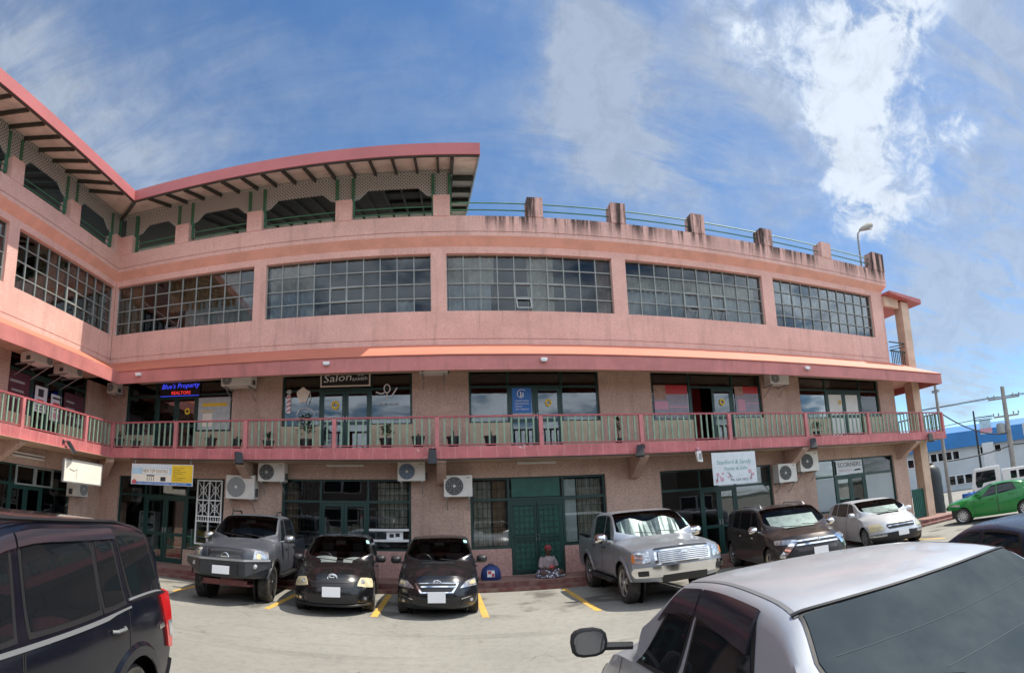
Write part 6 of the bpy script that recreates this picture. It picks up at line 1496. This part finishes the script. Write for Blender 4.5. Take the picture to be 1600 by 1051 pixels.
# ------------------------------------------------------------------ person and bag
MT['skin'] = mat('brown_skin', (.085, .042, .028), .6); MT['shirt'] = mat('greyish_pink_shirt', (.33, .27, .27), .85, var=.3, vscale=10); MT['cap'] = mat('dark_red_cap', (.22, .03, .035), .8, var=.2, vscale=12)
def cloth_print():
    m = mat('printed_skirt', (.5, .5, .5), .9); t = NT(m.node_tree); b = t.n['Principled BSDF']; o = t.new('ShaderNodeTexCoord').outputs['Object']
    v = t.new('ShaderNodeTexVoronoi'); v.inputs['Scale'].default_value = 16; t.l.new(o, v.inputs['Vector'])
    t.l.new(t.mix(t.mapr(v.outputs['Distance'], .28, .42), (.62, .60, .60), (.07, .06, .09)), b.inputs['Base Color']); return m
MT['skirt'] = cloth_print()
def skin(name, verts, edges, radii, mt, parent, root=0, sub=2):
    me = bpy.data.meshes.new(name); me.from_pydata(verts, edges, []); o = bpy.data.objects.new(name, me); COL.objects.link(o); o.parent = parent
    sk = o.modifiers.new('skin', 'SKIN'); sk.use_smooth_shade = True; sk.branch_smoothing = .4
    for i, r in enumerate(radii):
        d = me.skin_vertices[0].data[i]; d.radius = (r, r) if not isinstance(r, tuple) else r; d.use_root = i == root
    sb = o.modifiers.new('sub', 'SUBSURF'); sb.levels = sub; sb.render_levels = sub
    dg = bpy.context.evaluated_depsgraph_get(); dg.update(); m2 = bpy.data.meshes.new_from_object(o.evaluated_get(dg)); o.modifiers.clear(); o.data = m2; m2.name = name
    m2.materials.clear(); m2.materials.append(MT[mt]); m2.polygons.foreach_set('use_smooth', [True]*len(m2.polygons)); return o
pr_ = thing('person', 'person sitting cross legged on the step in dark red cap, pale shirt and printed skirt', 'person', (2.74, 15.42, .216), -PI/2+.25)
# local frame: +x is the way the person faces (towards the camera), +y their left, z up
V = []; Eg = []; Rr = []
def jv(p, r, par=None): V.append(p); Rr.append(r); i = len(V)-1; (Eg.append((par, i)) if par is not None else None); return i
pel = jv((0, 0, .12), (.15, .12)); ch = jv((.03, 0, .34), (.145, .10), pel); sh = jv((.05, 0, .50), (.13, .085), ch); nk = jv((.075, 0, .585), .052, sh); hd0 = jv((.10, 0, .65), .07, nk); hd1 = jv((.11, 0, .73), .092, hd0); hd2 = jv((.10, 0, .80), .07, hd1)
for sg in (1, -1):
    s_ = jv((.05, sg*.17, .49), .058, sh); el = jv((.10, sg*.24, .27), .044, s_); wr = jv((.28, sg*.07, .22), .030, el); pm_ = jv((.33, sg*.03, .215), (.036, .020), wr)
    for k in range(4): f1 = jv((.365, sg*(.045-.02*k)*.9, .21-.008*k), .0115, pm_); f2 = jv((.385-.004*k, sg*(.035-.02*k)-.008*sg, .19-.008*k), .010, f1)
    th1 = jv((.335, sg*.055, .235), .012, pm_); jv((.36, sg*.04, .245), .010, th1)
    hip = jv((.08, sg*.12, .11), .095, pel); kn = jv((.36, sg*.33, .12), .068, hip); an = jv((.43, -sg*.03, .055), .045, kn); jv((.47, -sg*.16, .045), (.04, .03), an)
body = skin('body', V, Eg, Rr, 'skin', pr_)
m = MB(); m.lathe([(.20, 0), (.20, .06), (.185, .16), (.175, .26), (.175, .33), (.15, .385), (.085, .42), (.06, .44)], (.03, 0, .12), (.12, 0, 1), 24)
m.v = [(x, y*1.12, z) for x, y, z in m.v]
for sg in (1, -1): m.tube([(.04, sg*.14, .50), (.065, sg*.20, .41), (.10, sg*.245, .29), (.16, sg*.18, .255)], [.074, .068, .062, .050], 12, cap=False)
m.build('shirt', 'shirt', pr_, smooth=True)
m = MB(); n = 26; ring = []
for (rr, z, kx) in ((.17, .22, .0), (.30, .19, .10), (.40, .10, .17), (.44, .02, .19)):
    for i in range(n): a = 2*PI*i/n; k = 1+.05*math.sin(5*a+z*20); ring.append((kx+rr*.80*math.cos(a)*k, rr*1.02*math.sin(a)*k, z+.012*math.sin(7*a)))
m.add(ring, [(i*n+j, i*n+(j+1) % n, (i+1)*n+(j+1) % n, (i+1)*n+j) for i in range(3) for j in range(n)]); m.build('skirt', 'skirt', pr_, smooth=True)
m = MB(); m.ball((.105, 0, .77), (.108, .102, .085), 16, 10); m.v = [v for v in m.v]; m.build('cap', 'cap', pr_, smooth=True)
m = MB(); m.add([(.16+.10*math.cos(a)*1.0, .085*math.sin(a), .755-.03*abs(math.cos(a))) for a in [-PI/2+PI*i/10 for i in range(11)]]+[(.16+.10*math.cos(a), .085*math.sin(a), .765-.03*abs(math.cos(a))) for a in [-PI/2+PI*i/10 for i in range(11)]], [tuple(range(11)), tuple(range(21, 10, -1))]+[(i, i+1, i+12, i+11) for i in range(10)]); m.build('cap_brim', 'cap', pr_)
m = MB()
for sg in (1, -1): m.ball((.193, sg*.034, .715), (.008, .014, .008), 8, 6)
m.split('eye', 'inkwhite', pr_); m = MB(); m.ball((.205, 0, .69), (.018, .016, .022), 8, 6); m.build('nose', 'skin', pr_, smooth=True); m = MB(); m.ball((.188, 0, .655), (.012, .028, .008), 10, 6); m.build('mouth', mat('lips', (.12, .04, .04), .5), pr_)
for sg in (1, -1): m = MB(); m.ball((.105, sg*.094, .71), (.02, .012, .03), 8, 6); m.build('ear', 'skin', pr_, smooth=True)
m = MB(); m.ball((.30, .0, .27), (.055, .06, .045), 10, 8); tag(m.build('bundle', 'inkred'), 'small dark red bundle held in the seated person\'s lap', 'bundle'); bpy.data.objects['bundle'].location = (2.74, 15.42, .216); bpy.data.objects['bundle'].rotation_euler = (0, 0, -PI/2+.25)
bg_ = thing('carry_bag', 'plump blue carry bag with red and white print on the step', 'bag', (1.17, 15.25, .216))
MT['bagblue'] = mat('blue_bag_fabric', (.02, .045, .19), .7, var=.3, vscale=9, bump=.4, bscale=12)
m = MB(); n = 20; ring = []
for (rx, ry, z) in ((.24, .13, .0), (.275, .15, .06), (.27, .15, .18), (.235, .13, .28), (.16, .08, .36), (.05, .03, .39)):
    for i in range(n): a = 2*PI*i/n; ring.append((rx*abs(math.cos(a))**.8*math.copysign(1, math.cos(a)), ry*abs(math.sin(a))**.8*math.copysign(1, math.sin(a)), z+.01*math.sin(3*a)))
m.add(ring, [(i*n+j, i*n+(j+1) % n, (i+1)*n+(j+1) % n, (i+1)*n+j) for i in range(5) for j in range(n)]+[tuple(range(n)), tuple(range(5*n, 6*n))]); m.build('bag_body', 'bagblue', bg_, smooth=True)
m = MB(); m.box(-.11, .09, -.166, -.140, .09, .26); m.build('print_panel', 'inkwhite', bg_); m = MB(); m.box(-.09, .0, -.170, -.167, .17, .25); m.box(.01, .08, -.170, -.167, .10, .18); m.build('red_print', 'inkred', bg_)
m = MB()
for y in (-.07, .07): m.tube([(.11*math.cos(a), y, .33+.09*math.sin(a)) for a in [PI*i/10 for i in range(11)]], .012, 6)
m.build('handle', 'inkdark', bg_, smooth=True)

# ------------------------------------------------------------------ street beyond the right end
def box_building(label, P0, P1, depth, h, roofh, wallm, roofm, wins, nm='warehouse', slope=1.2):
    p0, p1 = Vector((*P0, 0)), Vector((*P1, 0)); e = (p1-p0); Lw = e.length; e.normalize(); nrm = Vector((e.y, -e.x, 0))
    if nrm.dot(-p0) < 0: nrm = -nrm
    T = lambda a, d, z: tuple(p0+e*a+nrm*d+Vector((0, 0, z)))
    r = thing(nm, label, 'building'); m = MB(T); m.box(0, Lw, -depth, 0, -.2, h); m.build('wall', wallm, r)
    m = MB(T); m.hexa([(-.5, -depth-.3, h+.003), (Lw+.5, -depth-.3, h+.003), (Lw+.5, .7, h-.1), (-.5, .7, h-.1), (-.5, -depth*.5, h+roofh+slope), (Lw+.5, -depth*.5, h+roofh+slope), (Lw+.5, .6, h+roofh), (-.5, .6, h+roofh)]); m.build('roof', roofm, r)
    for (a, z, w_, hh, n) in wins:
        for k in range(n):
            x = a+k*(w_+.18); m = MB(T); m.box(x-.06, x+w_+.06, .003, .06, z-.06, z+hh+.06); f = m.build('window', 'white', r); m = MB(T); m.box(x, x+w_, .061, .07, z, z+hh); m.build('pane', 'carglass', f)
    return r, T
MT['blueroof'] = mat('blue_roof_sheet', (.012, .16, .42), .5, var=.15, vscale=.6); MT['greywall'] = mat('grey_white_wall', (.50, .53, .55), .8, var=.12, vscale=.5)
bw, TB = box_building('long grey white warehouse with a deep bright blue roof across the street', (40, 41), (57, 22), 14, 4.4, 1.5, 'greywall', 'blueroof', ((5.2, 3.2, .6, .8, 5), (11.2, 3.4, .6, .7, 3), (16.3, 3.3, .55, .9, 4), (2.0, 2.9, .6, .8, 3), (16, 1.0, .7, 1.1, 3), (7.5, .6, .7, .9, 4)))
def pole(label, x, y, h, r0, lean, nm='utility_pole', mt='pole'):
    t = thing(nm, label, 'pole', (x, y, 0)); m = MB(); m.tube([(0, 0, -.1), (lean[0]*.5, lean[1]*.5, h*.5), (lean[0], lean[1], h)], [r0, r0*.85, r0*.65], 10); m.build('shaft', mt, t, smooth=True); return t
up_ = pole('weathered concrete utility pole with crossarms and a transformer', 29.9, 18.2, 6.9, .20, (0, 0))
ax = Vector((.53, -.85, 0))
m = MB(); 
for z, w_ in ((6.15, 1.0), (5.0, .8)): m.tube([tuple(ax*-w_+Vector((0, 0, z))), tuple(ax*w_+Vector((0, 0, z)))], .06, 6)
m.split('crossarm', 'pole', up_)
m = MB()
for z, w_ in ((6.15, 1.0), (5.0, .8)):
    for k in (-1, -.6, .6, 1): p = ax*w_*k+Vector((0, 0, z+.06)); m.lathe([(.03, 0), (.06, .08), (.04, .12), (.06, .18), (0, .22)], tuple(p), n=8)
m.split('insulator', 'acgrey', up_)
m = MB(); m.lathe([(0, 0), (.26, 0), (.28, .1), (.28, .6), (.2, .7), (0, .72)], tuple(ax*-.45+Vector((0, 0, 3.9))), n=14); m.build('transformer', 'acgrey', up_, smooth=True)
bs = thing('street_sign_board', 'pale notice boards fixed beside the utility pole', 'sign', (29.6, 18.0, 3.6)); m = MB(); m.hexa([(.2, -.9, 0), (.9, -2.0, 0), (.93, -1.98, 0), (.23, -.88, 0), (.2, -.9, .75), (.9, -2.0, .75), (.93, -1.98, .75), (.23, -.88, .75)]); m.build('board', 'greywall', bs); m = MB(); m.tube([(.3, -.5, -3.6), (.3, -1.0, .75)], .04, 6); m.build('post', 'pole', bs)
bp_ = pole('slim dark street pole carrying two pale hanging banners', 28.75, 19.9, 5.6, .085, (0, 0), 'banner_pole', 'trim')
m = MB(); 
for z in (5.15, 4.95): m.tube([(0, 0, z), tuple(ax*1.15+Vector((0, 0, z)))], .03, 5)
m.build('banner_arm', 'trim', bp_)
for z0, z1, a, mt in ((4.05, 4.95, .28, 'paleblue'), (1.95, 3.5, .25, 'signwhite')):
    b_ = ax*a; e_ = ax*.72; m = MB(); m.hexa([tuple(b_+Vector((0, 0, z0))), tuple(b_+e_+Vector((0, 0, z0))), tuple(b_+e_+Vector((.02, .02, z0))), tuple(b_+Vector((.02, .02, z0))), tuple(b_+Vector((0, 0, z1))), tuple(b_+e_+Vector((0, 0, z1))), tuple(b_+e_+Vector((.02, .02, z1))), tuple(b_+Vector((.02, .02, z1)))]); m.build('banner', mt, bp_)
m = MB(); b_ = ax*.25; e_ = ax*.78; m.hexa([tuple(b_+Vector((-.02, -.02, 4.12))), tuple(b_+e_+Vector((-.02, -.02, 4.12))), tuple(b_+e_+Vector((-.01, -.01, 4.12))), tuple(b_+Vector((-.01, -.01, 4.12))), tuple(b_+Vector((-.02, -.02, 4.4))), tuple(b_+e_+Vector((-.02, -.02, 4.4))), tuple(b_+e_+Vector((-.01, -.01, 4.4))), tuple(b_+Vector((-.01, -.01, 4.4)))]); m.build('banner_strip', 'inkpink', bp_)
pp_ = pole('plain grey pole close behind the corner of the balcony', 24.7, 19.5, 7.2, .12, (0, 0)); m = MB(); m.box(-.06, .06, -.25, .25, 6.6, 6.75); m.build('bracket', 'steel', pp_)
def sag(a, b, s, n=14): return [tuple(Vector(a).lerp(Vector(b), i/n)-Vector((0, 0, s*4*(i/n)*(1-i/n)))) for i in range(n+1)]
for k, (a, b, s) in enumerate((((29.4, 19.0, 6.3), (10, 60, 8.5), .8), ((30.4, 17.4, 6.3), (11, 60, 8.5), .8), ((29.5, 18.9, 5.1), (10, 60, 6.5), .9), ((29.4, 19.0, 6.3), (48, -10, 8), .8), ((30.4, 17.4, 6.3), (49, -10, 8), .8), ((29.9, 18.2, 3.1), (24.7, 19.5, 2.6), .12), ((29.9, 18.2, 3.15), (46, -8, 4), .6), ((24.7, 19.5, 5.5), (29.9, 18.2, 3.9), .5))):
    m = MB(); m.tube(sag(a, b, s), .022 if k < 5 else .04, 5); tag(m.build('overhead_wire', 'trim'), ['thin overhead wire strung from the utility pole into the distance', 'overhead cable slung low between the street poles'][k > 4], 'wire', 'overhead wires of the street')
# white cab truck
tr_ = thing('white_truck', 'white cab over truck parked behind the green car', 'truck', (25.6, 16.1, 0), HD(-.55, .83))
MT['truckwhite'] = paint('truck_white_paint', (.72, .72, .70), .05, .35, .15)
m = MB(); m.prism([(1.9, .45), (1.95, 1.05), (1.78, 1.82), (1.70, 1.95), (.35, 2.0), (.35, .45)], 1, -.85, .85); m.build('cab', 'truckwhite', tr_, bevel=.05)
for sg in (1, -1):
    m = MB(); y = sg*.853; m.prism([(1.72, 1.16), (1.62, 1.78), (.62, 1.80), (.62, 1.22), (1.30, 1.16), (1.42, .95), (1.65, .95)], 1, min(y, y+sg*.01), max(y, y+sg*.01)); m.build('side_window', 'carglass', tr_)
m = MB(); m.hexa([(1.93, -.72, 1.12), (1.945, -.72, 1.12), (1.945, .72, 1.12), (1.93, .72, 1.12), (1.80, -.70, 1.80), (1.815, -.70, 1.80), (1.815, .70, 1.80), (1.80, .70, 1.80)]); m.build('windshield', 'carglass', tr_)
m = MB(); m.box(-2.6, .25, -.9, .9, .75, 1.75); m.build('cargo_box', 'truckwhite', tr_, bevel=.03)
for sg in (1, -1):
    for k in (-.35, -.8): m = MB(); m.box(k-.16, k+.16, sg*.905-.006, sg*.905+.006, 1.2, 1.6); m.build('box_window', 'carglass', tr_)
for x in (1.2, -1.7):
    for sg in (1, -1):
        m = MB(); m.lathe([(0, -.18), (.36, -.18), (.38, -.12), (.38, -.03), (.34, .01), (.2, .02), (0, .0)], (x, sg*.82, .38), (0, sg, 0), 20); m.build('wheel', 'tyre', tr_, smooth=True)
m = MB(); m.box(-2.6, 1.85, -.4, .4, .45, .74); m.build('chassis', 'trim', tr_)
# blue drums and dark tank by the gate
for (x, y) in ((20.6, 15.2), (21.1, 15.3)):
    r = thing('blue_drum', 'blue plastic drum standing beyond the end of the walkway', 'drum', (x, y, 0), group='blue drums beyond the walkway')
    m = MB(); m.lathe([(0, 0), (.26, 0), (.28, .03), (.28, .28), (.295, .30), (.28, .32), (.28, .58), (.295, .60), (.28, .62), (.28, .86), (.26, .9), (0, .9)], (0, 0, 0), n=20); m.build('shell', mat('blue_plastic', (.01, .10, .38), .45), r, smooth=True); m = MB(); m.lathe([(.05, 0), (.05, .03), (0, .03)], (.12, 0, .9), n=10); m.build('bung', 'black', r)
r = thing('water_tank', 'tall dark water tank beside the end of the building', 'tank', (20.6, 17.3, 0)); m = MB(); m.lathe([(0, 0), (.50, 0), (.52, .05)]+[(.52+(.02 if k % 2 else 0), .1+.24*k) for k in range(9)]+[(.48, 2.25), (.3, 2.42), (.2, 2.45), (.2, 2.5), (0, 2.5)], (0, 0, 0), n=28); m.build('shell', mat('dark_tank_plastic', (.02, .028, .03), .5), r, smooth=True); m = MB(); m.lathe([(.25, 0), (.26, .06), (0, .09)], (0, 0, 2.5), n=16); m.build('lid', 'acgrey', r, smooth=True)
# tree behind the blue roof
def tree(label, x, y, h, r, n, sd):
    random.seed(sd); t = thing('broadleaf_tree', label, 'tree', (x, y, 0)); m = MB(); m.tube([(0, 0, -.1), (.1, .05, h*.3), (0, .1, h*.6)], [.3, .22, .12], 8)
    for k in range(6): a = k*1.05; m.tube([(0, .05, h*(.35+.04*k)), (r*.3*math.cos(a), r*.3*math.sin(a), h*.6), (r*.6*math.cos(a), r*.6*math.sin(a), h*.75)], [.1, .07, .03], 6)
    m.build('trunk', 'stem', t, smooth=True); m = MB()
    for k in range(22):
        a, b, q = random.random()*6.28, random.uniform(-.5, 1), random.random()**.5; cx, cy, cz = r*.75*q*math.cos(a)*math.cos(b), r*.75*q*math.sin(a)*math.cos(b), h*.68+h*.24*math.sin(b)*q; leafy(m, cx, cy, cz, r*.34, r*.28, n//22, .42)
    m.build('crown', random.choice(['leaf', 'leaf2']), t)
tree('leafy tree showing above the blue warehouse roof', 66, 30.5, 10.5, 4.0, 2600, 3)
# unseen block added behind the camera so the shop windows have something to mirror
MT['oppwall'] = mat('opposite_wall', (.20, .15, .12), .9, var=.3, vscale=.5)
bo, TO = box_building('unseen two storey block added for the shop windows to reflect', (-24, -17), (26, -17), 10, 6.2, .6, 'oppwall', 'rooftrim', tuple((2+i*5.5, z, 1.6, 1.5, 2) for i in range(9) for z in (.9, 3.9)), 'reflection_block')
for o in bpy.data.objects:
    if o.type == 'MESH' and o.parent is None and 'label' not in o and 'kind' not in o: o['kind'] = 'structure'
